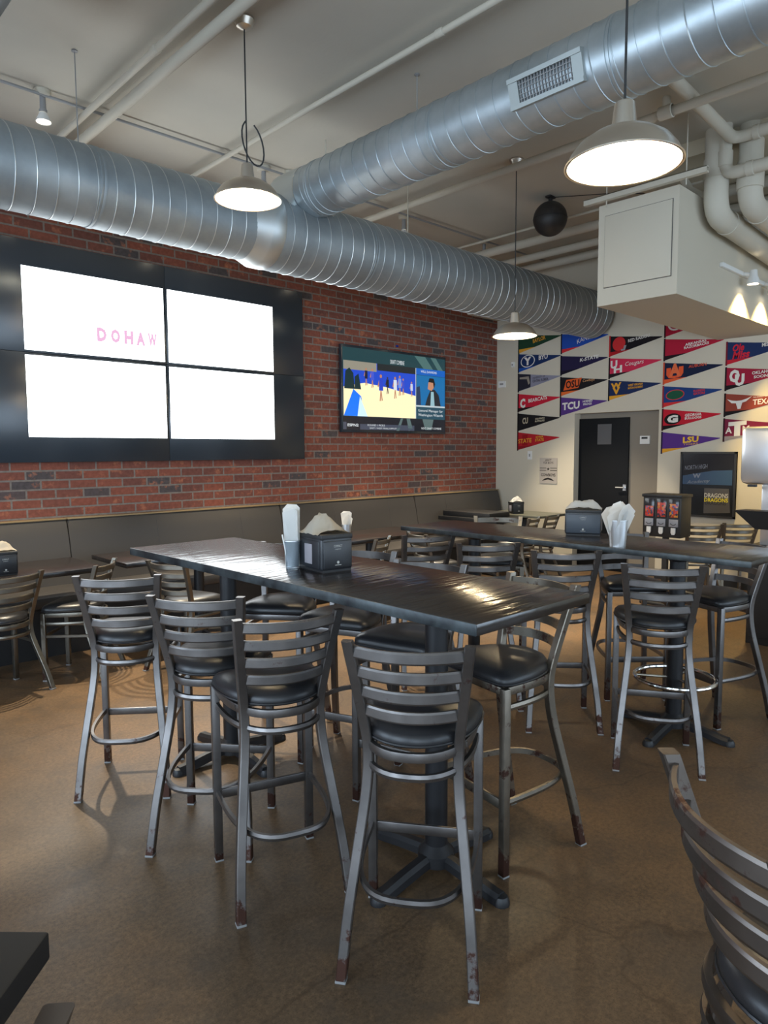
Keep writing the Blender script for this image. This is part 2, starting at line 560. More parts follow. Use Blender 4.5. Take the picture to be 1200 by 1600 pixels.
# soffit box with access panel
bm = bmesh.new(); bx(bm, 5.56, 8.22, 2.445, 3.13, 2.79, 3.62)
struct('trim_2', bm, M_BOX)['label'] = 'cream painted boxed soffit hanging below the ceiling'
pan = box('access_panel', (5.548, 5.561, 2.496, 3.067, 2.937, 3.522), M_BOX, None, 0.002)
tag(pan, 'square flush access panel in the end of the cream soffit', 'panel')
bm = bmesh.new()
for q in ((2.49, 2.496, 2.931, 3.528), (3.067, 3.073, 2.931, 3.528)): bx(bm, 5.5585, 5.562, q[0], q[1], q[2], q[3])
for q in ((2.931, 2.937), (3.522, 3.528)): bx(bm, 5.5585, 5.562, 2.49, 3.073, q[0], q[1])
obj('panel_gap', bm, mat('gap_shadow', (.12, .11, .1), .8), pan)
# hanging strut rail in front of the soffit
rail = thing('strut_rail', 'cream steel strut rail hung in front of the soffit top', 'rail', (5.5, 2.7, 3.63))
bm = bmesh.new(); bx(bm, -.02, .02, -.49, .53, 0, .012); bx(bm, -.022, -.018, -.49, .53, 0, .045); bx(bm, .018, .022, -.49, .53, 0, .045); bx(bm, -.022, .022, -.49, .53, .04, .045)
obj('channel', bm, M_PIPE, rail)
for yy in (.33, -.33):
    bm = bmesh.new(); sweep(bm, [(0, yy, -.05), (0, yy, CEIL - 3.63)], circ(.005, 8), 'tube'); obj('threaded_rod', bm, M_PIPE, rail)

# ledge over brick at the corner (steel angle beside duct)
box_ = box('trim_3', (7.55, 8.2, 6.08, 6.19, 3.41, 3.44), M_PIPE); box_['kind'] = 'structure'

# ------------------------------------------------------------------ ducts


def duct_x(bm, x0, x1, yc, zc, r0, r1=None, n=40):
    lathe(bm, [(r0, x0), (r1 if r1 else r0, x1)], n, 0, yc, zc, 'X')


YC, ZC = 4.65, 3.27
d1 = thing('main_duct', 'long galvanised spiral duct running along the brick wall', 'duct', (0, 0, 0))
bm = bmesh.new()
lathe(bm, [(.244, -3.0), (.244, 2.99)], 48, 0, YC, ZC - .01, 'X')
obj('narrow_duct', bm, M_DUCT, d1)
bm = bmesh.new(); rg = lathe(bm, [(.288, 3.2), (.288, 8.16)], 48, 0, YC, ZC, 'X'); capring(bm, rg[-1]); obj('wide_duct', bm, M_DUCT, d1)
bm = bmesh.new(); lathe(bm, [(.244, 2.97), (.25, 2.99), (.287, 3.09), (.292, 3.1), (.292, 3.20), (.288, 3.21)], 48, 0, YC, ZC, 'X'); obj('reducer_collar', bm, M_SEAM, d1)


def helix(bm, ax, p0, p1, cu, cv, r, pitch, sec, sgn=1):
    L_ = p1 - p0; turns = L_ / pitch; n = int(turns * 30); pts = []
    for i in range(n + 1):
        t = i / n; a = sgn * 2 * PI * turns * t; s = p0 + L_ * t
        u, w = cu + r * math.cos(a), cv + r * math.sin(a)
        pts.append((s, u, w) if ax == 'X' else (u, s, w))
    sweep(bm, pts, sec, 'tube')


SS = circ(.0034, 5)
bm = bmesh.new(); helix(bm, 'X', -0.6, 2.97, YC, ZC - .01, .245, .118, SS); obj('spiral_seam', bm, M_SEAM, d1)
bm = bmesh.new(); helix(bm, 'X', 3.22, 8.15, YC, ZC, .289, .118, SS); obj('spiral_seam', bm, M_SEAM, d1)
for xx, r in ((1.86, .2485), (4.15, .292), (4.72, .292), (6.35, .292)):
    bm = bmesh.new(); lathe(bm, [(r - .004, xx - .02), (r, xx - .018), (r, xx - .004), (r - .002, xx), (r, xx + .004), (r, xx + .018), (r - .004, xx + .02)], 48, 0, YC, ZC if xx > 3 else ZC - .01, 'X'); obj('joint_band', bm, M_DUCT, d1)
# branch duct
XB, ZB, RB = 3.5, 3.57, .197
d2 = thing('branch_duct', 'galvanised spiral branch duct crossing the ceiling with a supply grille', 'duct', (0, 0, 0))
bm = bmesh.new(); rg = lathe(bm, [(RB, 4.42), (RB, -3.9)], 48, XB, 0, ZB, 'Y'); obj('duct_body', bm, M_DUCT2, d2)
bm = bmesh.new()   # saddle collar flaring into the main duct
n = 48; r1, r2 = [], []
for i in range(n):
    a = 2 * PI * i / n
    z = ZB + RB * math.sin(a); x = XB + RB * math.cos(a)
    r1.append(bm.verts.new((XB + (RB + .004) * math.cos(a), 4.42, ZB + (RB + .004) * math.sin(a))))
    zz = ZB - .045 + 1.22 * RB * math.sin(a); xx2 = XB + 1.3 * RB * math.cos(a)
    d = .288 ** 2 - (zz - ZC) ** 2
    yy = YC - math.sqrt(d) if d > 0 else YC
    r2.append(bm.verts.new((xx2, yy + .01, zz)))
for i in range(n): bm.faces.new((r1[i], r1[(i + 1) % n], r2[(i + 1) % n], r2[i]))
obj('saddle_collar', bm, M_SEAM, d2)
bm = bmesh.new(); helix(bm, 'Y', -1.0, 4.35, XB, ZB, RB + .001, .12, circ(.0035, 5), -1); obj('spiral_seam', bm, M_DUCT2, d2)
for yy in (4.28, 3.05, 1.85, .4):
    bm = bmesh.new(); lathe(bm, [(RB, yy - .02), (RB + .005, yy - .018), (RB + .005, yy - .003), (RB + .001, yy), (RB + .005, yy + .003), (RB + .005, yy + .018), (RB, yy + .02)], 48, XB, 0, ZB, 'Y'); obj('joint_band', bm, M_DUCT2, d2)
# grille: on the lower -X flank
g = thing('supply_grille', 'white louvred supply grille on the flank of the branch duct', 'vent', (0, 0, 0)); g.parent = None
ga = R(180 + 17)  # direction from duct axis
gn_ = Vector((math.cos(ga), 0, math.sin(ga))); gt = Vector((0, 1, 0)); gu = Vector((gn_.z, 0, -gn_.x))
if gu.z < 0: gu = -gu
gc = Vector((XB, 2.19, ZB)) + gn_ * (RB + .005)


def gto(u, v, w): return tuple(gc + gt * u + gu * v + gn_ * w)


def gbox(bm, u0, u1, v0, v1, w0, w1):
    poly(bm, [(u0, v0), (u1, v0), (u1, v1), (u0, v1)], w1 - w0, lambda u, v, w: gto(u, v, w + w0))


bm = bmesh.new()
gbox(bm, -.225, .225, .055, .078, -.03, .02); gbox(bm, -.225, .225, -.078, -.055, -.03, .02); gbox(bm, -.225, -.165, -.055, .055, -.03, .012); gbox(bm, .165, .225, -.055, .055, -.03, .012)
obj('frame', bm, mat('vent_frame_grey', sr(172, 178, 176), .45, .3), g, False)
bm = bmesh.new(); gbox(bm, -.165, .165, -.055, .055, -.02, -.015); obj('backing', bm, M_GRILLE, g, False)
bm = bmesh.new()
for i in range(17): u = -.155 + i * .0194; gbox(bm, u - .002, u + .002, -.055, .055, -.014, .006)
for i in range(4): v = -.036 + i * .024; gbox(bm, -.165, .165, v - .002, v + .002, -.012, .004)
obj('louvre_blades', bm, M_GREYP, g, False)
# duct corner at the upper left of frame
bm = bmesh.new(); lathe(bm, [(.17, -3.9), (.17, 4.2)], 32, 0.98, 0, 3.72, 'Y')
tag(obj('side_duct', bm, M_DUCT), 'grey metal duct whose edge shows in the top left corner', 'duct')
# hanger wires
for (x, y, z0, w) in ((1.82, 4.70, 3.49, 'left end of the main duct'), (3.6, 3.4, 3.76, 'branch duct')):
    bm = bmesh.new(); sweep(bm, [(x, y, z0), (x, y, CEIL)], circ(.0035, 6), 'tube'); lathe(bm, [(.0, 0), (.018, 0), (.02, -.006), (.0, -.012)], 12, x, y, CEIL)
    tag(obj('hanger_wire', bm, M_GREYP), 'thin hanger wire holding the %s' % w, 'wire')
for (x, y) in ((3.78, 4.6), (4.9, 4.75)):
    bm = bmesh.new(); sweep(bm, [(x, y, ZC + .27), (x, y, CEIL)], circ(.006, 6), 'tube')
    tag(obj('hanger_rod', bm, M_PIPE), 'short rod holding the main duct %s' % ('next to the branch tee' if x < 4 else 'right of the branch tee'), 'rod')


# ------------------------------------------------------------------ ceiling pipes
def pipe(name, pts, r, label, m=M_PIPE, n=14, fits=()):
    t = thing(name, label, 'pipe')
    bm = bmesh.new(); sweep(bm, pts, circ(r, n), 'tube'); obj('pipe_run', bm, m, t)
    for p, ax, rr, ln in fits:
        bm = bmesh.new()
        rgs = lathe(bm, [(rr * .9, -ln / 2), (rr, -ln / 2 + .004), (rr, ln / 2 - .004), (rr * .9, ln / 2)], 16, *p, ax) if False else None
        prof = [(rr * .85, -ln / 2), (rr, -ln / 2 + .004), (rr, ln / 2 - .004), (rr * .85, ln / 2)]
        P0 = Vector(p)
        if ax == 'X': lathe(bm, [(a, b + P0.x) for a, b in prof], 16, 0, P0.y, P0.z, 'X')
        elif ax == 'Y': lathe(bm, [(a, b + P0.y) for a, b in prof], 16, P0.x, 0, P0.z, 'Y')
        else: lathe(bm, prof, 16, *p, 'Z')
        obj('pipe_coupling', bm, m, t)
    return t


pipe('sprinkler_pipe', [(2.25, -3.9, 4.0), (2.25, 6.15, 4.0)], .036, 'thick cream ceiling pipe left of the nearest pendant canopy')
pipe('ceiling_pipe', [(2.12, -3.9, 4.02), (2.12, 6.15, 4.02)], .023, 'thinner cream ceiling pipe left of the thick pipe', fits=(((2.12, 4.2, 4.02), 'Y', .028, .05),))
pipe('ceiling_conduit', [(3.27, -3.9, 4.03), (3.27, 6.15, 4.03)], .02, 'thin cream conduit left of the branch duct', fits=(((3.27, 2.9, 4.03), 'Y', .025, .06), ((3.27, 2.2, 4.03), 'Y', .025, .06)))
pipe('sprinkler_main', [(5.05, -3.9, 3.95), (5.05, 6.15, 3.95)], .033, 'cream sprinkler pipe right of the branch duct running to the brick wall',
     fits=(((5.04, 2.33, 3.95), 'Y', .047, .1), ((5.04, 2.33, 4.01), 'Z', .03, .09)))
pipe('ceiling_pipe', [(6.88, 2.2, 3.93), (6.88, 6.15, 3.93)], .05, 'widest of the three cream pipes behind the round speaker')
pipe('ceiling_pipe', [(7.42, 2.2, 3.93), (7.42, 6.15, 3.93)], .045, 'middle of the three cream pipes behind the round speaker')
pipe('ceiling_pipe', [(7.85, 2.2, 3.93), (7.85, 6.15, 3.93)], .05, 'cream pipe nearest the back wall behind the speaker')
pipe('ceiling_conduit', [(6.6, 2.2, 3.98), (6.6, 6.15, 3.98)], .014, 'thin conduit just in front of the three cream pipes')


def bend(a, b, c, r, n=6):
    a, b, c = Vector(a), Vector(b), Vector(c)
    u = (a - b).normalized(); w = (c - b).normalized()
    p, q = b + u * r, b + w * r
    return [tuple(p.lerp(b, t).lerp(b.lerp(q, t), t)) for t in [i / n for i in range(n + 1)]]


pipe('drain_pipe', [(5.95, 2.32, CEIL)] + bend((5.95, 2.32, CEIL), (5.95, 2.32, 3.45), (8.1, 2.32, 3.35), .16) + [(8.2, 2.32, 3.35)], .092,
     'fat cream drain pipe elbowing down against the soffit side', n=20, fits=(((5.95, 2.32, 3.8), 'Z', .1, .16), ((6.25, 2.32, 3.44), 'X', .1, .12)))
pipe('drain_pipe', [(6.05, 2.1, CEIL)] + bend((6.05, 2.1, CEIL), (6.05, 2.1, 3.5), (8.1, 2.1, 3.4), .16) + [(8.2, 2.1, 3.4)], .09,
     'fat cream drain pipe right of the one touching the soffit', n=20, fits=(((6.05, 2.1, 3.72), 'Z', .099, .22), ((6.3, 2.1, 3.49), 'X', .098, .08)))
pipe('vent_pipe', [(5.9, 2.24, CEIL)] + bend((5.9, 2.24, CEIL), (5.9, 2.24, 3.72), (5.9, 0, 3.72), .1) + [(5.9, 0.2, 3.72)], .048,
     'slim cream pipe dropping then turning towards the right edge', fits=(((5.9, 2.24, 3.84), 'Z', .055, .12), ((5.9, 2.05, 3.72), 'Y', .055, .06)))
pipe('vent_pipe', [(4.6, 2.17, 4.04)] + bend((4.6, 2.17, 4.04), (5.86, 2.17, 3.96), (5.86, 0, 3.96), .08) + [(5.86, .3, 3.98)], .045,
     'slim cream pipe running high from the duct to the pipe cluster', fits=(((5.86, 2.0, 3.96), 'Y', .052, .05),))
pipe('curved_pipe', [(6.3, 2.75, CEIL), (6.3, 2.75, 3.95), (6.3, 2.68, 3.82), (6.3, 2.55, 3.72), (6.3, 2.4, 3.68)], .035, 'small cream pipe curving down above the soffit')
pipe('drain_pipe', [(7.0, 1.82, CEIL), (7.0, 1.82, 3.2)], .1, 'shaded drain stub at the top right behind the pipe cluster')
# raised beam beyond the pipes
bm = bmesh.new(); bx(bm, 6.0, 8.22, -4.0, 3.2, 3.98, 4.1)
struct('trim_4', bm, M_BEAM)

# lighting conduit along the ceiling and its fixtures
cd = thing('lighting_conduit', 'thin grey lighting conduit along the ceiling above the main duct', 'conduit')
bm = bmesh.new(); sweep(bm, [(-2.9, 5.33, 4.06), (8.1, 5.33, 4.06)], circ(.011, 8), 'tube'); obj('conduit_run', bm, M_GREYP, cd)
for xx in (3.95,):
    bm = bmesh.new(); lathe(bm, [(.0, 0), (.05, 0), (.05, -.04), (.0, -.04)], 16, xx, 5.33, CEIL); obj('junction_box', bm, M_PIPE, cd)


def spotlamp(x, y, label, tilt=(0, 0), power=30):
    t = thing('ceiling_spotlight', label, 'spotlight', (x, y, CEIL), 0, 'ceiling spotlights over the main duct')
    bm = bmesh.new(); a = lathe(bm, [(.058, 0), (.058, -.03), (.05, -.04)], 20); capring(bm, a[-1]); obj('canopy', bm, M_PIPE, t)
    bm = bmesh.new(); a = lathe(bm, [(.02, -.04), (.022, -.125), (.028, -.13), (.028, -.15)], 14); obj('stem', bm, M_GREYP, t)
    bm = bmesh.new(); lathe(bm, [(.026, -.15), (.032, -.165), (.052, -.205), (.052, -.212), (.047, -.21)], 20); obj('lamp_shade', bm, M_WHITE, t)
    bm = bmesh.new(); a = lathe(bm, [(.047, -.206), (.02, -.21)], 20); capring(bm, a[-1]); obj('lamp_lens', bm, M_SPOTLENS, t)
    l = bpy.data.lights.new('spot_glow', 'SPOT'); l.energy = power; l.color = (1, .85, .62); l.spot_size = R(66); l.spot_blend = .5; l.shadow_soft_size = .04
    o = bpy.data.objects.new('spot_glow', l); C.objects.link(o); o.parent = t; o.location = (0, 0, -.23); o.rotation_euler = (tilt[0], tilt[1], 0)
    return t


SPOTS = [spotlamp(3.72, 5.40, 'ceiling spotlight hidden behind the start of the branch duct', (R(-14), 0), 700),
         spotlamp(1.84, 5.36, 'lit ceiling spotlight above the left end of the big duct', (R(-14), 0), 700),
         spotlamp(5.56, 5.45, 'small ceiling spotlight peeking over the duct right of the branch', (R(-14), 0), 700),
         spotlamp(6.92, 5.42, 'small ceiling spotlight nearest the cream pipes', (R(-14), 0), 700)]

# spotlights on the soffit side
tr = thing('track_light', 'short white track with two lit heads on the soffit side', 'light', (6.6, 2.445, 3.16))
bm = bmesh.new(); bx(bm, -.2, 1.6, -.03, 0, -.018, .018, .003); obj('track', bm, M_WHITE, tr)
for xx in (.30, .86):
    h = bmesh.new(); sweep(h, [(xx, -.03, 0), (xx, -.09, -.02)], circ(.02, 10), 'tube')
    k = obj('lamp_head', h, M_WHITE, tr)
    b2 = bmesh.new(); lathe(b2, [(.03, .05), (.035, .0), (.055, -.05), (.055, -.075), (.048, -.075)], 20, xx, -.11, -.03); obj('lamp_shade', b2, M_WHITE, k)
    b3 = bmesh.new(); a = lathe(b3, [(.048, -.07), (.01, -.072)], 20, xx, -.11, -.03); capring(b3, a[-1]); obj('lamp_lens', b3, M_SPOTLENS, k)
    l = bpy.data.lights.new('track_glow', 'SPOT'); l.energy = 130; l.color = (1, .68, .2); l.spot_size = R(100); l.spot_blend = .5; l.shadow_soft_size = .03
    o = bpy.data.objects.new('track_glow', l); C.objects.link(o); o.parent = k; o.location = (xx, -.11, -.12); o.rotation_euler = (R(8), 0, 0)

# round speaker hanging from the ceiling
sp_ = thing('ball_speaker', 'black ball speaker hanging from the ceiling left of the soffit', 'speaker', (6.22, 4.04, 3.88))
bm = bmesh.new(); bmesh.ops.create_uvsphere(bm, u_segments=32, v_segments=20, radius=.168); obj('speaker_ball', bm, mat('dark_grey_speaker', (.028, .025, .024), .5), sp_)
bm = bmesh.new(); sweep(bm, [(0, 0, .15), (0, 0, .22)], circ(.02, 10), 'tube'); bx(bm, -.05, .05, -.03, .03, .2, .22, .004); obj('bracket', bm, M_DARK, sp_)
bm = bmesh.new(); lathe(bm, [(.17, -.004), (.1705, 0), (.17, .004)], 36); obj('equator_seam', bm, M_DARK, sp_)
bm = bmesh.new(); sweep(bm, [(.03, 0, .215), (.3, -.5, .19), (.5, -.95, .12)], circ(.004, 6), 'tube'); obj('speaker_cable', bm, M_CORD, sp_)


# ------------------------------------------------------------------ pendants
def pendant(x, y, rim, label, coil=False):
    t = thing('pendant_lamp', label, 'pendant lamp', (x, y, CEIL), 0, 'spun metal pendant lamps')
    bm = bmesh.new(); lathe(bm, [(.0, 0), (.06, 0), (.062, -.012), (.045, -.045), (.012, -.06), (0, -.06)], 24); obj('ceiling_canopy', bm, M_ALU, t)
    zt = rim - CEIL + .205
    bm = bmesh.new(); sweep(bm, [(0, 0, -.06), (0, 0, zt)], circ(.0045, 8), 'tube')
    if coil:
        pts = [(.0, 0, zt + .25)]
        for i in range(19):
            a = R(20 + i * 17); pts.append((.045 + .06 * math.cos(a + 2.2), .03 * math.sin(a), zt + .13 + .12 * math.sin(a + 1.6)))
        sweep(bm, pts, circ(.005, 7), 'tube')
    obj('cord', bm, M_CORD, t)
    sh = bmesh.new()
    prof = [(.0, .205), (.028, .205), (.034, .2), (.044, .115), (.05, .11), (.11, .095), (.155, .065), (.182, .03), (.192, .004), (.2, 0), (.2, -.004), (.19, 0)]
    lathe(sh, [(r, z + rim - CEIL) for r, z in prof], 48)
    s = obj('lamp_shade', sh, M_ALU, t)
    b2 = bmesh.new(); lathe(b2, [(r * .975, z + rim - CEIL - .006) for r, z in [(.03, .11), (.05, .105), (.108, .09), (.152, .062), (.18, .028), (.195, .003)]], 48)
    obj('enamel_lining', b2, M_ENAMEL, s)
    b3 = bmesh.new(); bmesh.ops.create_uvsphere(b3, u_segments=16, v_segments=10, radius=.036)
    bu = obj('bulb', b3, M_BULB, t, loc=(0, 0, rim - CEIL + .055))
    l = bpy.data.lights.new('bulb_glow', 'POINT'); l.energy = 30; l.color = (1, .76, .44); l.shadow_soft_size = .05
    o = bpy.data.objects.new('bulb_glow', l); C.objects.link(o); o.parent = t; o.location = (0, 0, rim - CEIL + .0)
    return t


pendant(2.421, 3.685, 3.072, 'pendant lamp with a looped cord hanging in front of the video wall', True)
pendant(2.346, 1.232, 2.55, 'nearest and largest pendant lamp hanging before the branch duct')
pendant(5.236, 3.751, 2.583, 'farthest pendant lamp hanging beside the brick wall corner')

# ------------------------------------------------------------------ video wall
vw = thing('video_wall', 'large two by two black video wall glowing white on the brick wall', 'screen', (3.097, 6.19, 1.485))
W2, H2 = 3.163, 1.78
SCR = emis('video_wall_white', (0.93, 0.98, 1.0), 5.0)
fr = .02


def vbox(bm, x0, x1, z0, z1, y0, y1): bx(bm, x0, x1, y0, y1, z0, z1, .0)


for ix in (0, 1):
    for iz in (0, 1):
        x0 = -W2 / 2 + ix * W2 / 2; z0 = iz * H2 / 2
        bm = bmesh.new(); bx(bm, x0 + .001, x0 + W2 / 2 - .001, -.08, 0, z0 + .001, z0 + H2 / 2 - .001, .003)
        p = obj('display_panel', bm, M_BEZEL, vw)
        # lit picture area 1.873..4.284, z 1.694..3.057
        X0, X1, Z0, Z1 = 1.873 - 3.097, 4.284 - 3.097, 1.694 - 1.485, 3.057 - 1.485
        a0 = max(x0 + .02, X0); a1 = min(x0 + W2 / 2 - .02, X1); b0 = max(z0 + .02, Z0); b1 = min(z0 + H2 / 2 - .02, Z1)
        bm = bmesh.new(); bx(bm, a0, a1, -.0815, -.0795, b0, b1); obj('lit_picture', bm, SCR, p, False)
bm = bmesh.new(); to = lambda u, v, w: (u, -.083 - w, v)
for ch, u in zip('DOHAW', (2.50, 2.62, 2.74, 2.85, 2.96)):
    text(bm, ch, u - 3.097, 2.58 - 1.485, 0, to, size=.16, width=.085, height=.12, bold=.03)
obj('pink_lettering', bm, emis('overexposed_pink', (0.95, .55, .8), 0.95), vw, False)

# ------------------------------------------------------------------ TV
tv = thing('wall_television', 'flat black television showing basketball right of the video wall', 'television', (6.118, 6.19, 1.785))
bm = bmesh.new(); bx(bm, -.9, .9, -.075, -.03, 0, 1.0, .006); obj('housing', bm, M_BEZEL, tv)
bm = bmesh.new(); bx(bm, -.3, .3, -.03, 0, .3, .7); obj('wall_bracket', bm, M_DARK, tv)
to = lambda u, v, w: (u, -.0755 - w, v)


def srect(bm, u0, u1, v0, v1, w=0.001): poly(bm, [(u0, v0), (u1, v0), (u1, v1), (u0, v1)], w, to)


layers = []


def sc(name, shapes, rgb, w, s=1.0):
    bm = bmesh.new()
    for sh in shapes:
        if len(sh) == 4 and not isinstance(sh[0], tuple): poly(bm, [(sh[0], sh[2]), (sh[1], sh[2]), (sh[1], sh[3]), (sh[0], sh[3])], w, to)
        else: poly(bm, list(sh), w, to)
    return obj(name, bm, scr(rgb, s), tv, False)


sc('screen_background', [(-.88, .88, .03, .97)], (36, 70, 76), .0006, .9)
sc('picture_graphic', [((.3, .97), (.5, .97), (.72, .75), (.55, .75)), ((.6, .97), (.7, .97), (.86, .8), (.8, .76))], (78, 112, 110), .001)
sc('picture_graphic', [(-.87, .33, .19, .82)], (30, 70, 190), .0012, 1.2)                  # arena blue
sc('picture_graphic', [(-.87, -.35, .72, .82)], (150, 145, 130), .0014)                    # stands
sc('picture_graphic', [(-.34, .33, .74, .82)], (36, 42, 44), .0014)
COURT = sc('picture_graphic', [((-.87, .19), (.33, .19), (.33, .47), (-.2, .55), (-.55, .58), (-.87, .52))], (238, 222, 178), .0016, 1.35)
sc('picture_graphic', [(-.88, .88, .03, .185)], (28, 30, 38), .0012)
sc('picture_graphic', [(.33, .88, .19, .34)], (40, 76, 92), .0016)
sc('picture_graphic', [(.33, .88, .74, .82)], (22, 96, 190), .0016)
sc('picture_graphic', [(.34, .88, .36, .735)], (24, 110, 170), .0016)
sc('picture_graphic', [(.33, .88, .34, .36), (.323, .333, .19, .82)], (190, 205, 210), .0018)
sc('picture_graphic', [(-.62, .30, .035, .1), (-.88, -.83, .035, .12)], (70, 76, 92), .0014)
sc('picture_graphic', [((-.02, .03), (.06, .185), (.1, .185), (.03, .03)), ((.2, .03), (.16, .185), (.22, .185), (.27, .06)), ((.45, .185), (.5, .05), (.62, .05), (.66, .185))], (92, 112, 112), .0014)
# court side boards and players
sc('picture_graphic', [((-.87, .19), (-.72, .5), (-.6, .42), (-.56, .19))], (20, 110, 225), .002, 1.3)
sc('picture_graphic', [((-.66, .19), (-.62, .42), (-.5, .19))], (200, 230, 245), .0022, 1.2)
sc('picture_graphic', [((-.86, .5), (-.84, .7), (-.78, .74), (-.72, .68), (-.7, .5)), ((-.7, .5), (-.7, .64), (-.64, .68), (-.6, .5))], (20, 48, 52), .0024)


def player(u, v, h, rgb, skin=(190, 130, 100)):
    def e(cu, cv, a, b, n=10): return tuple((cu + a * math.cos(2 * PI * i / n), cv + b * math.sin(2 * PI * i / n)) for i in range(n))
    sc('player_figure', [e(u, v + h * .95, h * .06, h * .07), ((u - h * .02, v + h * .45), (u - h * .07, v), (u - h * .02, v), (u + h * .02, v + h * .42)), ((u + h * .02, v + h * .45), (u + h * .09, v + .01), (u + h * .04, v), (u - h * .01, v + h * .42)), ((u - h * .1, v + h * .8), (u - h * .18, v + h * .55), (u - h * .13, v + h * .52), (u - h * .05, v + h * .75))], skin, .0026)
    sc('player_figure', [((u - h * .1, v + h * .4), (u - h * .1, v + h * .87), (u + h * .1, v + h * .87), (u + h * .12, v + h * .4))], rgb, .003)


player(-.28, .38, .31, (44, 70, 200)); player(-.04, .42, .26, (220, 225, 235)); player(.04, .46, .24, (120, 150, 230)); player(.1, .47, .2, (60, 80, 200))
player(-.17, .47, .2, (30, 34, 40), (60, 50, 45)); player(-.52, .55, .2, (30, 34, 60)); player(-.42, .53, .22, (70, 90, 210)); player(.25, .46, .18, (200, 210, 235))
sc('presenter_figure', [((.5, .36), (.54, .46), (.6, .56), (.68, .57), (.76, .5), (.8, .36))], (36, 42, 48), .002)
sc('presenter_figure', [((.6, .36), (.61, .54), (.66, .54), (.68, .36))], (150, 190, 200), .0022)
sc('presenter_figure', [((.55, .57), (.56, .65), (.6, .69), (.66, .67), (.67, .6), (.62, .55))], (196, 138, 108), .0024)
sc('presenter_figure', [((.56, .66), (.58, .71), (.66, .71), (.69, .64), (.665, .58), (.65, .655))], (30, 26, 24), .0026)
sc('presenter_figure', [((.34, .36), (.34, .58), (.4, .6), (.42, .42), (.42, .36))], (40, 60, 90), .002)
def text2(bm_, *a, **k):
    b = bmesh.new(); text(b, *a, **k); obj('screen_lettering', b, scr((225, 232, 235), 1.0), tv, False)
text2(None, 'General Manager for', .605, .29, .0022, to, width=.47, height=.042)
text2(None, 'Washington Wizards', .605, .235, .0022, to, width=.47, height=.042)
text2(None, 'WILL DAWKINS', .57, .785, .0022, to, width=.3, height=.03)
text2(None, 'DRAFT COMBINE', -.0, .86, .0022, to, width=.24, height=.05)
text2(None, 'ESPN2', -.73, .085, .0022, to, width=.17, height=.032, bold=.003)
text2(None, 'ROUND 1 PICKS', -.36, .09, .0022, to, width=.28, height=.022)
text2(None, 'EAST / WEST FINAL 8 PM ET', -.24, .055, .0022, to, width=.45, height=.018)
text2(None, 'NEXT: DRAFT COMBINE', .62, .07, .0022, to, width=.38, height=.026)

# ------------------------------------------------------------------ banquette
SEC = [(-1.2, 2.14, 'beside the left edge of the picture'), (2.14, 4.33, 'under the video wall'), (4.33, 6.4, 'under the television'), (6.4, 8.17, 'in the corner by the back wall')]
for x0, x1, w in SEC:
    t = thing('banquette_bench', 'charcoal upholstered banquette section %s' % w, 'bench', ((x0 + x1) / 2, 6.0, 0), 0, 'banquette bench sections along the brick wall')
    h = (x1 - x0) / 2 - .004
    bm = bmesh.new()
    ys_ = [(-.02, .45), (.02, .6), (.07, .85), (.1, .98), (.115, 1.0), (.17, 1.0), (.18, .9), (.18, .45)]
    a = [bm.verts.new((-h, y, z)) for y, z in ys_]; b = [bm.verts.new((h, y, z)) for y, z in ys_]
    bm.faces.new(a); bm.faces.new(list(reversed(b)))
    for i in range(len(ys_)): bm.faces.new((a[i], a[(i + 1) % 8], b[(i + 1) % 8], b[i]))
    bmesh.ops.bevel(bm, geom=[e for e in bm.edges if abs(e.verts[0].co.x - e.verts[1].co.x) < .001], offset=.008, segments=2, affect='EDGES')
    bk = obj('backrest', bm, M_LEATHER, t)
    bm = bmesh.new(); sweep(bm, [(-.3, .0, .5), (-.3, .072, .86), (-.3, .105, .99)], circ(.003, 6), 'tube'); sweep(bm, [(h * .55, .0, .5), (h * .55, .072, .86), (h * .55, .105, .99)], circ(.003, 6), 'tube'); obj('seam_piping', bm, M_LEATHER, bk)
    box('top_ledge', (-h, h, .1, .185, 1.0, 1.012), M_TAN, t, .002)
    box('seat', (-h, h, -.48, .0, .38, .47), M_LEATHER, t, .02)
    box('seat_base', (-h, h, -.44, .17, 0, .38), M_DARK, t)

# ------------------------------------------------------------------ ladder-back seats


def ushape(a, b, yf, n, cnt=28, z=0.0):
    pts = []
    for i in range(cnt + 1):
        t = PI * i / cnt
        c, s = math.cos(t), math.sin(t)
        pts.append((-a * math.copysign(abs(c) ** (2 / n), c), yf - b * abs(s) ** (2 / n), z))
    return pts


def smooth_path(pts, sub=6):
    P = [Vector(p) for p in pts]; out = []
    for i in range(len(P) - 1):
        p0 = P[max(i - 1, 0)]; p1 = P[i]; p2 = P[i + 1]; p3 = P[min(i + 2, len(P) - 1)]
        for k in range(sub):
            t = k / sub
            out.append(tuple(.5 * ((2 * p1) + (-p0 + p2) * t + (2 * p0 - 5 * p1 + 4 * p2 - p3) * t * t + (-p0 + 3 * p1 - 3 * p2 + p3) * t ** 3)))
    out.append(tuple(P[-1]))
    return out


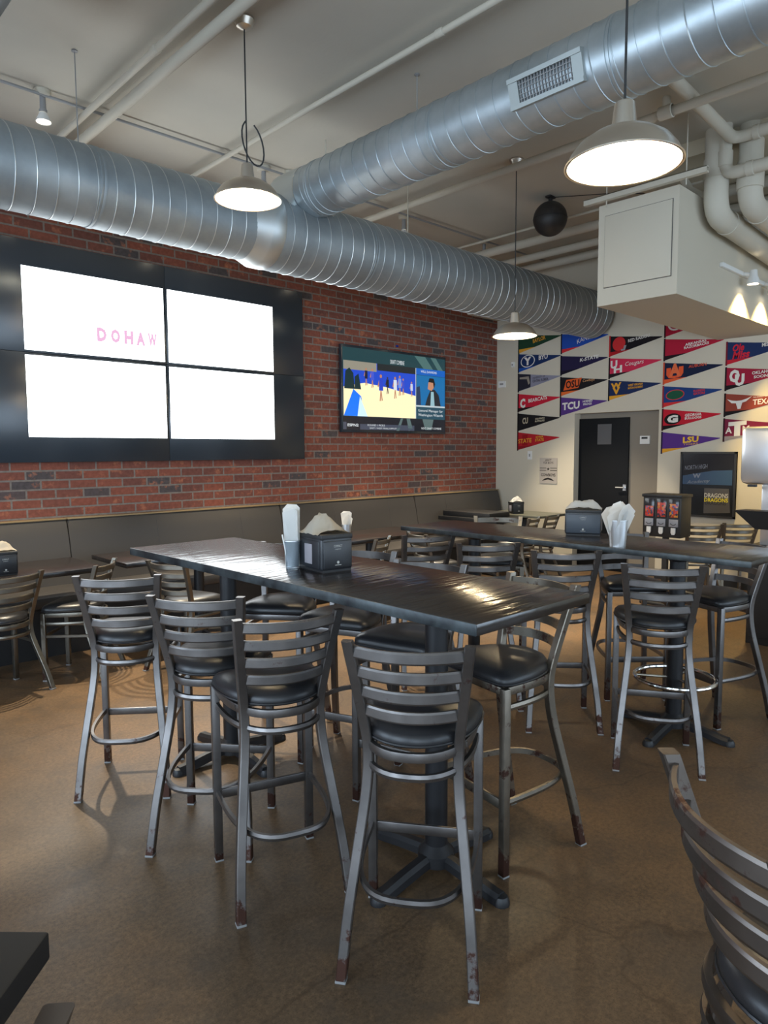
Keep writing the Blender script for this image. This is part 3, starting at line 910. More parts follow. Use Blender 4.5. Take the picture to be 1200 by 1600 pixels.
def make_seat(kind, metal, label, group):
    bar = kind == 'bar'
    SH = .69 if bar else .47          # top of the seat frame
    dz = SH - .69
    t = thing('bar_stool' if bar else 'dining_chair', label, 'bar stool' if bar else 'chair', (0, 0, 0), 0, group)

    def lz(z): return z * (SH - .03) / .66 if z <= .66 else z + dz
    post = [(.195, -.202, 0), (.183, -.165, .17), (.163, -.12, .35), (.145, -.085, .5), (.1375, -.071, .6), (.1385, -.07, .68), (.146, -.085, .755), (.1605, -.122, .88), (.1765, -.166, 1.018)]
    post = [(x, y, lz(z)) for x, y, z in post]

    def at(z):
        for p, q in zip(post, post[1:]):
            if p[2] <= z <= q[2]:
                k = (z - p[2]) / (q[2] - p[2]); return (p[0] + (q[0] - p[0]) * k, p[1] + (q[1] - p[1]) * k)
        return post[-1][:2]
    for s in (-1, 1):
        bm = bmesh.new(); sweep(bm, [(s * x, y, z) for x, y, z in smooth_path(post, 4)], rsec(.031, .031, .003), 'axis'); pp = obj('back_post', bm, metal, t, angle=28)
        bm = bmesh.new(); bx(bm, s * .195 - .0162, s * .195 + .0162, -.2182, -.1858, 0, .008, .002); obj('foot_cap', bm, M_CAP, pp)
    for s in (-1, 1):
        bm = bmesh.new(); bx(bm, s * .182 - .015, s * .182 + .015, .202 - .015, .202 + .015, .0, SH, .003); pp = obj('leg', bm, metal, t)
        bm = bmesh.new(); bx(bm, s * .182 - .0158, s * .182 + .0158, .1862, .2178, 0, .008, .002); obj('foot_cap', bm, M_CAP, pp)
    # seat frame
    bm = bmesh.new()
    path = [(-.176, .2, 0)] + ushape(.176, .33, .18, 2.4)[1:-1] + [(.176, .2, 0)]
    sweep(bm, [(x, y, SH - .014) for x, y, z in path], [(-.007, -.014), (.007, -.014), (.010, 0), (.007, .014), (-.007, .014)], 'flat')
    bx(bm, -.176, .176, .195, .21, SH - .028, SH, .002); bx(bm, -.16, .16, -.03, .0, SH - .02, SH - .005)
    obj('seat_frame', bm, metal, t, angle=25)
    # pad
    out = []
    for i in range(13): out.append((-.15 + .025 * i, .222 + .006 * math.cos((i - 6) / 6 * PI / 2)))
    cor = [(.15 + .045 * math.sin(R(a)), .175 + .047 * math.cos(R(a))) for a in (20, 40, 60, 80)]
    rear = [(-x, y) for x, y, _ in ushape(.197, .305, .17, 2.15, 26)]
    out = out + cor + rear + [(-x, y) for x, y in reversed(cor)]
    bm = bmesh.new(); cxy = Vector((0, .04)); rings = []
    for k, z in ((.93, 0), (1.0, .008), (1.005, .018), (.99, .032), (.93, .045), (.8, .055), (.6, .061), (.35, .064), (.12, .065)):
        rings.append([bm.verts.new((cxy.x + (x - cxy.x) * k, cxy.y + (y - cxy.y) * k, SH + .002 + z)) for x, y in out])
    for A, B in zip(rings, rings[1:]):
        for j in range(len(out)): bm.faces.new((A[j], A[(j + 1) % len(out)], B[(j + 1) % len(out)], B[j]))
    bm.faces.new(list(reversed(rings[0]))); bm.faces.new(rings[-1])
    sp2 = obj('seat', bm, M_VINYL, t, angle=60)
    # piping
    bm = bmesh.new(); sweep(bm, [(cxy.x + (x - cxy.x) * 1.004, cxy.y + (y - cxy.y) * 1.004, SH + .012) for x, y in out], circ(.004, 6), 'tube', closed=True); obj('seat_piping', bm, M_VINYL, sp2)
    # braces

    def ring(z, a, b, n, name):
        bm = bmesh.new()
        sweep(bm, [(x, y, z) for x, y, _ in ushape(a, b, .195, n)], [(-.006, -.011), (.006, -.011), (.009, 0), (.006, .011), (-.006, .011)], 'flat'); obj(name, bm, metal, t, angle=25)
    ring(SH - .075, .176, .345, 2.5, 'seat_brace')
    if bar:
        ring(.272, .182, .405, 3.0, 'foot_ring')
        bm = bmesh.new(); bx(bm, -.17, .17, .196, .208, .245, .28, .002); obj('front_stretcher', bm, metal, t)
    else:
        bm = bmesh.new(); bx(bm, -.17, .17, .196, .208, .30, .32, .002); obj('front_stretcher', bm, metal, t)
        for s in (-1, 1):
            bm = bmesh.new(); sweep(bm, [(s * .182, .2, .31), (s * .165, at(.31)[1], .31)], rsec(.012, .02, .002), 'flat')
            obj('side_stretcher', bm, metal, t)
    for i in range(4):
        z = .986 - .0645 * i + dz
        x, y = at(z)
        pts = []
        for j in range(15):
            k = -1 + 2 * j / 14
            pts.append((k * (x - .0145), y - .004 - .05 * (1 - k * k), z))
        bm = bmesh.new(); sweep(bm, pts, [(-.005, -.018), (.0045, -.018), (.0065, -.013), (.0065, .012), (.0035, .018), (-.005, .018)], 'flat'); obj('back_slat', bm, metal, t, angle=20)
    return t


protos = {}


def place(kind, metal, x, y, rz, label, group):
    k = (kind, metal.name)
    if k not in protos:
        o = make_seat(kind, metal, label, group); protos[k] = o
    else:
        o = copy_tree(protos[k])
    o.location = (x, y, 0); o.rotation_euler = (0, 0, R(rz))
    o['label'] = label; o['group'] = group
    return o


G1 = 'bar stools around the near high table'; G2 = 'bar stools around the far high table'; G3 = 'low ladder back chairs'
for x, y, r, m_, lab in (
        (1.368, 3.158, 321.4, M_STEEL, 'leftmost of the four bar stools lined up in front of the near high table'),
        (1.412, 2.480, 310.8, M_STEEL, 'second from left of the four bar stools along the near high table'),
        (1.415, 2.033, 341.2, M_STEEL, 'bar stool turned askew, third from left along the near high table'),
        (1.523, 1.444, 305.2, M_STEEL, 'bar stool seen squarely from behind at the front corner of the near table'),
        (2.233, 1.599, 79.6, M_STEELW, 'rust worn bar stool facing left at the right end of the near table'),
        (2.236, 2.135, 105.7, M_STEEL, 'bar stool behind the near table next to the rusty one'),
        (2.30, 2.640, 112.0, M_STEEL, 'bar stool behind the near table, right behind the napkin dispenser'),
        (2.24, 3.120, 128.0, M_STEEL, 'bar stool behind the near table at its far end by the benches')):
    o_ = place('bar', m_, x, y, r, lab, G1)
    if x > 2: o_.scale = (1, 1, 1.028)
for x, y, r, m_, lab in (
        (3.368, 1.527, 301.0, M_STEEL, 'bar stool seen from behind over the chrome foot ring of the far table'),
        (3.46, 2.14, 311.0, M_STEEL, 'bar stool before the far table, just left of the one at the foot ring'),
        (3.401, 2.654, 318.7, M_STEEL, 'second from left of the stools in front of the far table'),
        (3.431, 3.223, 336.5, M_STEEL, 'leftmost stool in front of the far high table'),
        (4.22, 1.534, 68.3, M_STEEL, 'bar stool with brownish seat behind the right end of the far table'),
        (4.216, 2.117, 136.4, M_STEEL, 'bar stool behind the far table beside the napkin filled cup'),
        (4.324, 3.235, 126.1, M_STEELW, 'bar stool behind the far end of the far table')):
    place('bar', m_, x, y, r, lab, G2)
place('bar', M_STEELD, 1.214, .28, 227, 'worn bar stool cropped by the lower right corner', 'foreground seats')
place('bar', M_STEELD, -.036, .648, 50, 'bar stool showing only a post tip at the bottom left edge', 'foreground seats')
for x, y, r, lab in (
        (1.30, 4.93, 14, 'dining chair cut off by the left edge in front of the bench'),
        (1.834, 4.98, 47.1, 'dining chair turned side on in front of the left bench table'),
        (2.405, 4.592, 287.6, 'dining chair seen under the left end of the near high table'),
        (4.20, 4.60, 25.1, 'small dining chair seen right of the near table dispenser'),
        (4.90, 4.44, 252.6, 'dining chair half hidden behind the leftmost far table stool'),
        (7.47, 2.97, 311.9, 'dining chair under the left half of the framed dark sign'),
        (7.86, 2.76, 315.1, 'dining chair under the right half of the framed dark sign'),
        (6.72, 4.70, 15.1, 'dining chair at the corner table, nearer the black trays'),
        (7.15, 4.72, 9.3, 'dining chair at the corner table, nearer the black door')):
    place('dining', M_STEELDIM, x, y, r, lab, G3)


# ------------------------------------------------------------------ tables
def cross_base(t, x, y, h, ring=False, arm=.3):
    bm = bmesh.new(); lathe(bm, [(.042, .06), (.042, h)], 24, x, y, 0); obj('column', bm, M_BLACKIRON, t)
    bm = bmesh.new()
    for dx, dy in ((1, 0), (-1, 0), (0, 1), (0, -1)):
        pts = [(x + dx * q, y + dy * q, z) for q, z in ((.0, .055), (.08, .052), (.18, .038), (arm - .03, .022), (arm, .02))]
        sweep(bm, pts, [(-.028, -.02), (.028, -.02), (.026, .006), (.014, .02), (-.014, .02), (-.026, .006)], 'flat')
        lathe(bm, [(0, .034), (.022, .03), (.03, .015), (.03, .0)], 12, x + dx * arm, y + dy * arm, 0)
    lathe(bm, [(.07, .03), (.068, .07), (.05, .09), (.042, .1)], 24, x, y, 0)
    obj('cross_foot', bm, M_BLACKIRON, t)
    bm = bmesh.new(); bx(bm, x - .12, x + .12, y - .12, y + .12, h - .012, h, .002); lathe(bm, [(.045, h - .05), (.07, h - .012)], 20, x, y, 0); obj('mounting_plate', bm, M_BLACKIRON, t)
    if ring:
        bm = bmesh.new(); pts = [(x + .21 * math.cos(2 * PI * i / 40), y + .21 * math.sin(2 * PI * i / 40), .3) for i in range(40)]
        sweep(bm, pts, circ(.012, 10), 'tube', closed=True)
        for i in range(3):
            a = 2 * PI * i / 3; sweep(bm, [(x + .04 * math.cos(a), y + .04 * math.sin(a), .3), (x + .21 * math.cos(a), y + .21 * math.sin(a), .3)], circ(.008, 8), 'tube')
        obj('foot_ring', bm, M_CHROME, t)


def table(name, label, x0, x1, y0, y1, h, th, bases, mt, edge=None, ring=None, group=None):
    t = thing(name, label, 'table', ((x0 + x1) / 2, (y0 + y1) / 2, 0), 0, group)
    ox, oy = (x0 + x1) / 2, (y0 + y1) / 2
    bm = bmesh.new(); bx(bm, x0 - ox, x1 - ox, y0 - oy, y1 - oy, h - th, h, .003)
    if edge:
        for f in bm.faces:
            if f.calc_center_median().x < x0 - ox + .002: f.material_index = 1
    top = obj('tabletop', bm, [mt, edge] if edge else mt, t)
    for i, (bx_, by_) in enumerate(bases): cross_base(t, bx_ - ox, by_ - oy, h - th, ring == i)
    return t


table('high_table', 'near long black high table with a glossy top', 1.531, 2.154, 1.217, 3.494, 1.07, .036, [(1.87, 1.67), (1.84, 3.05)], M_TABLE, M_EDGE)
table('high_table', 'far long black high table with napkins in a metal cup', 3.49, 4.06, 1.14, 3.46, 1.035, .031, [(3.785, 1.61), (3.775, 3.02)], M_TABLE2, M_EDGE, 0)
ct = table('high_table', 'dark table corner at the lower left edge of the picture', -.35, .35, -.35, .35, 1.07, .03, [(-.05, .15)], M_MATTE)
ct.location = (-.275, .728, 0); ct.rotation_euler = (0, 0, R(45))
table('bench_table', 'dark low table in front of the left bench section', .9, 1.98, 4.95, 5.6, .75, .035, [(1.0, 5.27)], M_TABLE2)
table('bench_table', 'dark low table in front of the bench behind the near high table', 2.14, 3.1, 4.95, 5.6, .75, .035, [(2.9, 5.27)], M_TABLE2)
table('bench_table', 'dark low table carrying the metal cup behind the dispenser', 4.0, 5.3, 4.72, 5.36, .75, .035, [(4.65, 5.04)], M_TABLE2)
table('bench_table', 'low table carrying the black tray stack in the corner', 6.72, 7.25, 5.05, 5.98, .735, .05, [(6.98, 5.5)], M_DARK)
table('bench_table', 'grey green topped low table by the black door', 7.35, 7.95, 4.85, 5.75, .75, .03, [(7.65, 5.3)], M_GREENTOP)
# black cabinet with drinks station
cab = thing('drink_cabinet', 'black cabinet at the right edge carrying the drink machine', 'cabinet', (6.3, 1.55, 0))
bm = bmesh.new(); bx(bm, -.34, .34, -.5, .42, .0, .765, .004); obj('body', bm, M_DARK, cab)
bm = bmesh.new(); bx(bm, -.35, .36, -.52, .44, .765, .795, .004); obj('worktop', bm, M_DARK, cab)
bm = bmesh.new(); bx(bm, -.352, -.34, -.02, .4, .06, .74, .002); dd = obj('door', bm, M_DARK, cab)
bm = bmesh.new(); sweep(bm, [(-.37, .05, .62), (-.37, .05, .7)], circ(.006, 8), 'tube'); obj('handle', bm, M_STAIN, dd)
dm = thing('drink_dispenser', 'stainless drink dispenser with black drip tray at the right edge', 'drink dispenser', (6.2, 1.7, .795))
bm = bmesh.new(); bx(bm, -.22, .12, -.45, .375, .49, .95, .045); obj('head', bm, M_STAIN, dm)
bm = bmesh.new(); bx(bm, -.16, .14, -.42, .22, 0, .5, .01); obj('column', bm, M_STAIN, dm)
bm = bmesh.new(); vs_ = [(-.3, .37), (-.3, -.42), (-.16, -.42), (-.16, .2)]
vb = [bm.verts.new((x, y, .14)) for x, y in ((-.28, .22), (-.28, -.4), (-.16, -.4), (-.16, .2))]
vt = [bm.verts.new((x, y, .285)) for x, y in ((-.32, .37), (-.32, -.42), (-.16, -.42), (-.16, .33))]
bm.faces.new(vb); bm.faces.new(vt)
for i in range(4): bm.faces.new((vb[i], vb[(i + 1) % 4], vt[(i + 1) % 4], vt[i]))
obj('drip_tray', bm, M_DARK, dm, False)
bm = bmesh.new(); bx(bm, -.24, -.2, .24, .3, .47, .49); obj('tap', bm, M_DARK, dm)

# trays in the corner
bm = bmesh.new(); bx(bm, 6.78, 7.2, 5.2, 5.95, .735, .80, .006)
tag(obj('serving_tray', bm, M_DARK), 'thick flat black tray on the corner low table', 'tray')


# ------------------------------------------------------------------ napkin dispensers and cups
def crumple(bm, w, d, h, seed, z=0.0, n=9):
    rnd = random.Random(seed)
    g = []
    for i in range(n):
        row = []
        for j in range(n):
            u, v = i / (n - 1) * 2 - 1, j / (n - 1) * 2 - 1
            e = max(0, 1 - abs(u) ** 2.6) * (1 - .8 * abs(v) ** 2.2)
            zz = h * e * (.82 + .18 * math.sin(u * 4 + v * 3 + seed)) + rnd.uniform(-.035, .035) * h
            row.append(bm.verts.new((u * w / 2 + rnd.uniform(-.02, .02) * w, v * d / 2 * (1 - .3 * e) + rnd.uniform(-.04, .04) * d, z + zz)))
        g.append(row)
    for i in range(n - 1):
        for j in range(n - 1): bm.faces.new((g[i][j], g[i + 1][j], g[i + 1][j + 1], g[i][j + 1]))
    bmesh.ops.solidify(bm, geom=list(bm.faces), thickness=.002)


def dispenser(x, y, z, rz, w, d, h, label, body, nh, nseed, nlabel, nm, off=(0, 0)):
    t = thing('napkin_dispenser', label, 'napkin dispenser', (x, y, z), R(rz), 'table napkin dispensers')
    bm = bmesh.new(); bx(bm, -w / 2, w / 2, -d / 2, d / 2, .006, h, .012); obj('body', bm, M_DISPD, t)
    box('base', (-w / 2 + .006, w / 2 - .006, -d / 2 + .006, d / 2 - .006, 0, .012), M_DARK, t)
    box('top_lid', (-w / 2 - .001, w / 2 + .001, -d / 2 - .001, d / 2 + .001, h - .02, h + .004), M_DARK, t, .006)
    box('front_panel', (-w / 2 + .008, w / 2 - .008, -d / 2 - .004, -d / 2 + .004, .016, h - .024), body, t, .003)
    box('side_panel', (-w / 2 - .003, -w / 2 + .004, -d / 2 + .02, d / 2 - .02, .016, h - .024), body, t, .002)
    for s in (-1, 1):
        bm = bmesh.new(); bx(bm, s * (w / 2 + .0035) - .001, s * (w / 2 + .0035) + .001, -.03, .03, .03, h - .04, .0005); obj('side_window', bm, M_CLEAR, t)
    bm = bmesh.new(); to = lambda u, v, q: (u, -d / 2 - .0046 - q, v)
    text(bm, 'COMPACT', 0, h - .045, 0, to, width=.04, height=.01); text(bm, 'napkin', 0, h - .058, 0, to, width=.028, height=.006)
    poly(bm, [(.006 * math.cos(i * PI / 5), .04 + .006 * math.sin(i * PI / 5)) for i in range(10)], .0006, to); poly(bm, [(-.015, .028), (.015, .028), (.015, .03), (-.015, .03)], .0006, to)
    obj('printed_marks', bm, mat('pale_print', (.45, .46, .44), .6), t, False)
    nb = bmesh.new(); crumple(nb, w * 1.0, d * .7, nh * 1.15, nseed)
    o = obj('paper_napkin', nb, nm, None, True, loc=(x + off[0], y + off[1], z + h + .003), rot=(0, 0, R(rz)), angle=60)
    tag(o, nlabel, 'napkin', 'napkins')
    return t


dispenser(1.835, 2.27, 1.07, -8, .15, .205, .152, 'dark napkin dispenser on the near high table', M_DISPD, .075, 3, 'cream napkin bulging from the dispenser on the near table', M_KRAFT, (-.01, -.01))
dispenser(3.93, 2.275, 1.035, -62, .215, .165, .158, 'blue grey napkin dispenser on the far high table', M_DISP, .06, 5, 'pale napkin on top of the far table dispenser', M_PAPER)
dispenser(1.37, 5.12, .75, -5, .15, .16, .155, 'dark napkin dispenser at the left edge on the bench table', M_DISPD, .06, 8, 'pale napkin on the dispenser at the left edge', M_KRAFT)
dispenser(7.33, 5.35, .75, -20, .13, .13, .13, 'black napkin dispenser among the corner trays', M_DARK, .07, 11, 'white napkin sticking up by the corner trays', M_PAPER) if False else None
dispenser(7.5, 5.32, .75, -25, .16, .14, .15, 'black napkin dispenser in front of the corner wall', M_DARK, .07, 12, 'two lit napkin tips above the corner dispenser', M_PAPER)


def cup(x, y, z, rt_, rb, h, m_, label):
    t = thing('napkin_cup', label, 'cup', (x, y, z))
    bm = bmesh.new(); a = lathe(bm, [(rb, 0), (rb * 1.02, .004), (rt_, h), (rt_ - .003, h), (rb - .003, .008), (.002, .008)], 28); capring(bm, a[0], True); capring(bm, a[-1])
    obj('cup_wall', bm, m_, t)
    bm = bmesh.new(); lathe(bm, [(rt_ - .001, h - .004), (rt_ + .002, h - .002), (rt_ + .002, h + .001), (rt_ - .003, h + .002)], 28); obj('rim', bm, M_STAIN, t)
    return t


def napkin_fan(x, y, z, label, leaves, m_, base=.0):
    bm = bmesh.new()
    for (rz, tilt, w0, w1, h) in leaves:
        cz, sz = math.cos(R(rz)), math.sin(R(rz))
        pr_ = [(-w0, 0, .0), (w0, 0, .0), (w1, 0, h * .95), (w1 * .6, 0, h), (-w1 * .5, 0, h * 1.01), (-w1, 0, h * .93)] if h > .235 else [(-w0, 0, .0), (w0, 0, .0), (w1, 0, h * .80), (w1 * .2, 0, h), (-w1 * .6, 0, h * .93), (-w1, 0, h * .74)]
        vs = []
        for u, v, q in pr_:
            lean = math.tan(R(tilt)) * q
            fold = .012 * math.cos(u / w1 * 2.2)
            px, py = u, -lean + fold
            vs.append(bm.verts.new((px * cz - py * sz, px * sz + py * cz, q)))
        bm.faces.new(vs)
    bmesh.ops.solidify(bm, geom=list(bm.faces), thickness=.006)
    o = obj('paper_napkins', bm, m_, None, False, loc=(x, y, z))
    return tag(o, label, 'napkin', 'napkins')


cup(1.745, 2.375, 1.07, .034, .028, .118, M_GLASSCUP, 'clear tumbler beside the dispenser on the near table')
napkin_fan(1.745, 2.375, 1.08, 'tall white paper napkins standing in the near table tumbler', [(-45, 1, .030, .036, .26), (-36, -3, .028, .034, .25), (-56, 4, .028, .033, .245)], M_PAPER)
bm = bmesh.new(); sweep(bm, [(0, 0, 0), (-.022, .012, .135)], circ(.003, 8), 'tube')
tag(obj('drinking_straw', bm, M_WHITE, None, loc=(1.725, 2.375, 1.08)), 'thin white stick leaning in the tumbler', 'straw')
cup(3.56, 1.85, 1.035, .052, .042, .145, M_STAIN, 'ribbed metal cup on the far high table')
napkin_fan(3.56, 1.85, 1.06, 'folded white napkins fanned in the metal cup', [(-52, 3, .03, .05, .225), (-20, 20, .03, .055, .215), (-78, -6, .03, .06, .22), (-45, -14, .035, .085, .20), (-45, 14, .03, .075, .19), (15, 12, .03, .05, .2)], M_PAPER)
cup(4.14, 4.80, .75, .042, .036, .15, M_STAIN, 'metal cup on the low table behind the near dispenser')
napkin_fan(4.14, 4.80, .77, 'white napkins standing in the cup behind the near dispenser', [(-45, 3, .025, .05, .25), (-20, 10, .025, .045, .23)], M_PAPER)

# ------------------------------------------------------------------ candy machine
cm = thing('candy_machine', 'black three bay candy vending machine on a stand by the door', 'candy machine', (6.95, 3.09, 0))
bm = bmesh.new(); bx(bm, -.11, .13, -.195, .195, .69, 1.1, .006); obj('cabinet', bm, M_DARK, cm)
bm = bmesh.new(); bx(bm, -.125, .14, -.205, .205, 1.09, 1.12, .005); obj('cap', bm, M_DARK, cm)
m = mat('candy_mix', (.5, .2, .1), .3); vv = N(m, 'ShaderNodeTexVoronoi'); vv.inputs['Scale'].default_value = 55; L(m, coords(m), vv.inputs['Vector'])
rp = N(m, 'ShaderNodeValToRGB'); rp.color_ramp.interpolation = 'CONSTANT'
el = rp.color_ramp.elements; el[0].color = (*sr(190, 60, 40), 1); el[1].position = .3; el[1].color = (*sr(200, 120, 60), 1)
for p_, c in ((.45, (60, 50, 70)), (.6, (200, 80, 90)), (.75, (210, 150, 70)), (.88, (70, 90, 150))):
    e = el.new(p_); e.color = (*sr(*c), 1)
sp3 = N(m, 'ShaderNodeSeparateColor'); L(m, vv.outputs['Color'], sp3.inputs[0]); L(m, sp3.outputs[0], rp.inputs['Fac']); L(m, rp.outputs['Color'], bsdf(m).inputs['Base Color'])
M_CANDY = m
for i, yy in enumerate((.125, 0, -.125)):
    bm = bmesh.new(); bx(bm, -.118, -.108, yy - .05, yy + .05, .89, 1.075, .002); w_ = obj('bay_window', bm, mat('smoky_window', (.03, .03, .035), .15), cm)
    bm = bmesh.new(); bx(bm, -.1195, -.116, yy - .042, yy + .042, .895, (1.0, 1.04, 1.03)[i], .001); obj('candy_fill', bm, M_CANDY, w_)
    bm = bmesh.new(); bx(bm, -.125, -.108, yy - .045, yy + .045, .80, .875, .003); k_ = obj('coin_plate', bm, mat('coin_plate_grey', sr(150, 152, 160), .4), cm)
    bm = bmesh.new(); pts = [(-.1275, yy + .028 * math.cos(R(a)), .84 + .02 * math.sin(R(a))) for a in range(200, 345, 18)]; sweep(bm, pts, circ(.003, 6), 'tube'); obj('coin_knob', bm, M_DARK, k_)
    bm = bmesh.new(); poly(bm, [(-.022, .04), (.022, .04), (.022, -.01), (.012, -.028), (-.012, -.028), (-.022, -.01)], .014, lambda u, v, w, yy=yy: (-.112 - w, yy - u, .75 + v)); obj('candy_chute', bm, M_WHITE, cm)
bm = bmesh.new(); bx(bm, -.025, .025, -.025, .025, .03, .7); obj('stand_post', bm, M_DARK, cm)
bm = bmesh.new(); bx(bm, -.18, .18, -.18, .18, 0, .03, .01); obj('stand_base', bm, M_DARK, cm)

# ------------------------------------------------------------------ wall items
sg = thing('framed_sign', 'large dark framed sign reading DRAGONS on the cream wall', 'sign', (8.22, 3.18, 1.165))
to = on_back(0, 0, 0)
W_, H_ = .31, .375
bm = bmesh.new(); poly(bm, [(-W_, -H_), (W_, -H_), (W_, H_), (-W_, H_)], .03, to); obj('sign_panel', bm, mat('sign_glass', (.012, .013, .016), .15), sg, False)
bm = bmesh.new()
for a in ((-W_, -W_ + .022, -H_, H_), (W_ - .022, W_, -H_, H_), (-W_, W_, -H_, -H_ + .022), (-W_, W_, H_ - .022, H_)):
    poly(bm, [(a[0], a[2]), (a[1], a[2]), (a[1], a[3]), (a[0], a[3])], .042, to)
obj('frame', bm, M_DARK, sg, False)
bm = bmesh.new(); poly(bm, [(-.28, .0), (.27, .0), (.27, .17), (.05, .16), (-.28, .1)], .0315, to); obj('blue_glow_band', bm, mat('blue_glow_colour', sr(38, 66, 96), .3), sg, False)  # blue glow on the sign, laid in as a flat coloured band
bm = bmesh.new(); poly(bm, [(-.03, -.33), (.26, -.31), (.24, -.04), (-.03, -.04)], .032, to); obj('grey_print_block', bm, mat('grey_print', sr(66, 64, 64), .5), sg, False)
bm = bmesh.new(); text(bm, 'DRAGONS', .105, -.12, .0335, to, width=.26, height=.05, bold=.002); obj('white_lettering', bm, flat((190, 190, 185)), sg, False)
bm = bmesh.new(); text(bm, 'DRAGONS', .105, -.172, .0335, to, width=.26, height=.045, bold=.002); obj('yellow_lettering', bm, flat((215, 200, 40)), sg, False)
bm = bmesh.new(); text(bm, 'DRAGONS', .1, -.21, .0335, to, width=.23, height=.035, bold=.002); obj('dark_lettering', bm, flat((50, 50, 52)), sg, False)
for a_, k_ in ((('NORTH HIGH', -.13, .2), dict(width=.26, height=.05, shear=.2, rot=R(5))), (('Academy', -.1, .03), dict(width=.26, height=.05, shear=.3, rot=R(5))), (('W', -.12, .1), dict(width=.09, height=.05, bold=.006))):
    bm = bmesh.new(); text(bm, *a_, .0335, to, **k_); obj('pale_lettering', bm, flat((140, 142, 150)), sg, False)

ps = thing('wall_poster', 'small grey star poster reading COWBOYS on the cream wall', 'poster', (8.22, 5.305, 1.29))
bm = bmesh.new(); poly(bm, [(-.137, -.175), (.137, -.175), (.137, .175), (-.137, .175)], .008, to); obj('poster_sheet', bm, mat('poster_grey', sr(176, 168, 160), .6), ps, False)
bm = bmesh.new(); k = .0085
text(bm, "AIN'T", 0, .145, k, to, width=.1, height=.03, bold=.001); text(bm, 'YER BOYS', 0, .108, k, to, width=.16, height=.03, bold=.001)
for u0, u1 in ((-.135, -.03), (.03, .135)):
    for v in (.032, .0): poly(bm, [(u0, v), (u1, v), (u1, v + .008), (u0, v + .008)], k, to)
poly(bm, [((.024 if i % 2 == 0 else .010) * math.sin(i * PI / 5), .022 + (.024 if i % 2 == 0 else .010) * math.cos(i * PI / 5)) for i in range(10)], k, to)
text(bm, 'COWBOYS', 0, -.058, k, to, width=.23, height=.04, bold=.004)
poly(bm, [(-.1, -.14), (-.05, -.105), (0, -.095), (.05, -.105), (.1, -.14), (.04, -.128), (0, -.12), (-.04, -.128)], k, to)
obj('printed_marks', bm, flat((40, 38, 38)), ps, False)


def wallplate(name, y, z, w, h, d, m_, label, cat, x=8.22, extra=None):
    t = thing(name, label, cat, (x, y, z))
    bm = bmesh.new(); poly(bm, [(-w / 2, -h / 2), (w / 2, -h / 2), (w / 2, h / 2), (-w / 2, h / 2)], d, to); obj('plate', bm, m_, t, False)
    if extra:
        bm = bmesh.new(); u0, u1, v0, v1 = extra[:4]; poly(bm, [(u0, v0), (u1, v0), (u1, v1), (u0, v1)], d + .004, to); obj(extra[4], bm, extra[5], t, False)
    return t


wallplate('light_switch', 5.608, 1.5, .07, .115, .008, M_WHITE, 'white wall switch plate above the star poster', 'switch', extra=(-.01, .01, -.02, .02, 'toggle', M_GREYP))
wallplate('wall_control', 6.09, 2.51, .12, .09, .02, M_WHITE, 'small white box on the cream wall beside the brick corner', 'control', extra=(-.03, .03, -.01, .015, 'display', M_GREYP))
wallplate('motion_sensor', 5.90, 2.77, .04, .07, .03, M_WHITE, 'tiny white sensor left of the navy Y pennant', 'sensor', extra=(-.01, .01, -.015, .01, 'lens', M_GREYP))
wallplate('thermostat', 4.01, 1.69, .125, .1, .022, M_WHITE, 'white thermostat on the grey recess wall right of the black door', 'thermostat', 8.364, (-.04, .035, .012, .036, 'display', M_DARK))
bm = bmesh.new(); bx(bm, 6.17, 6.205, 6.18, 6.19, 2.845, 2.87); tag(obj('tape_mark', bm, flat((30, 60, 150))), 'tiny blue tape mark on the bricks above the television', 'tape')


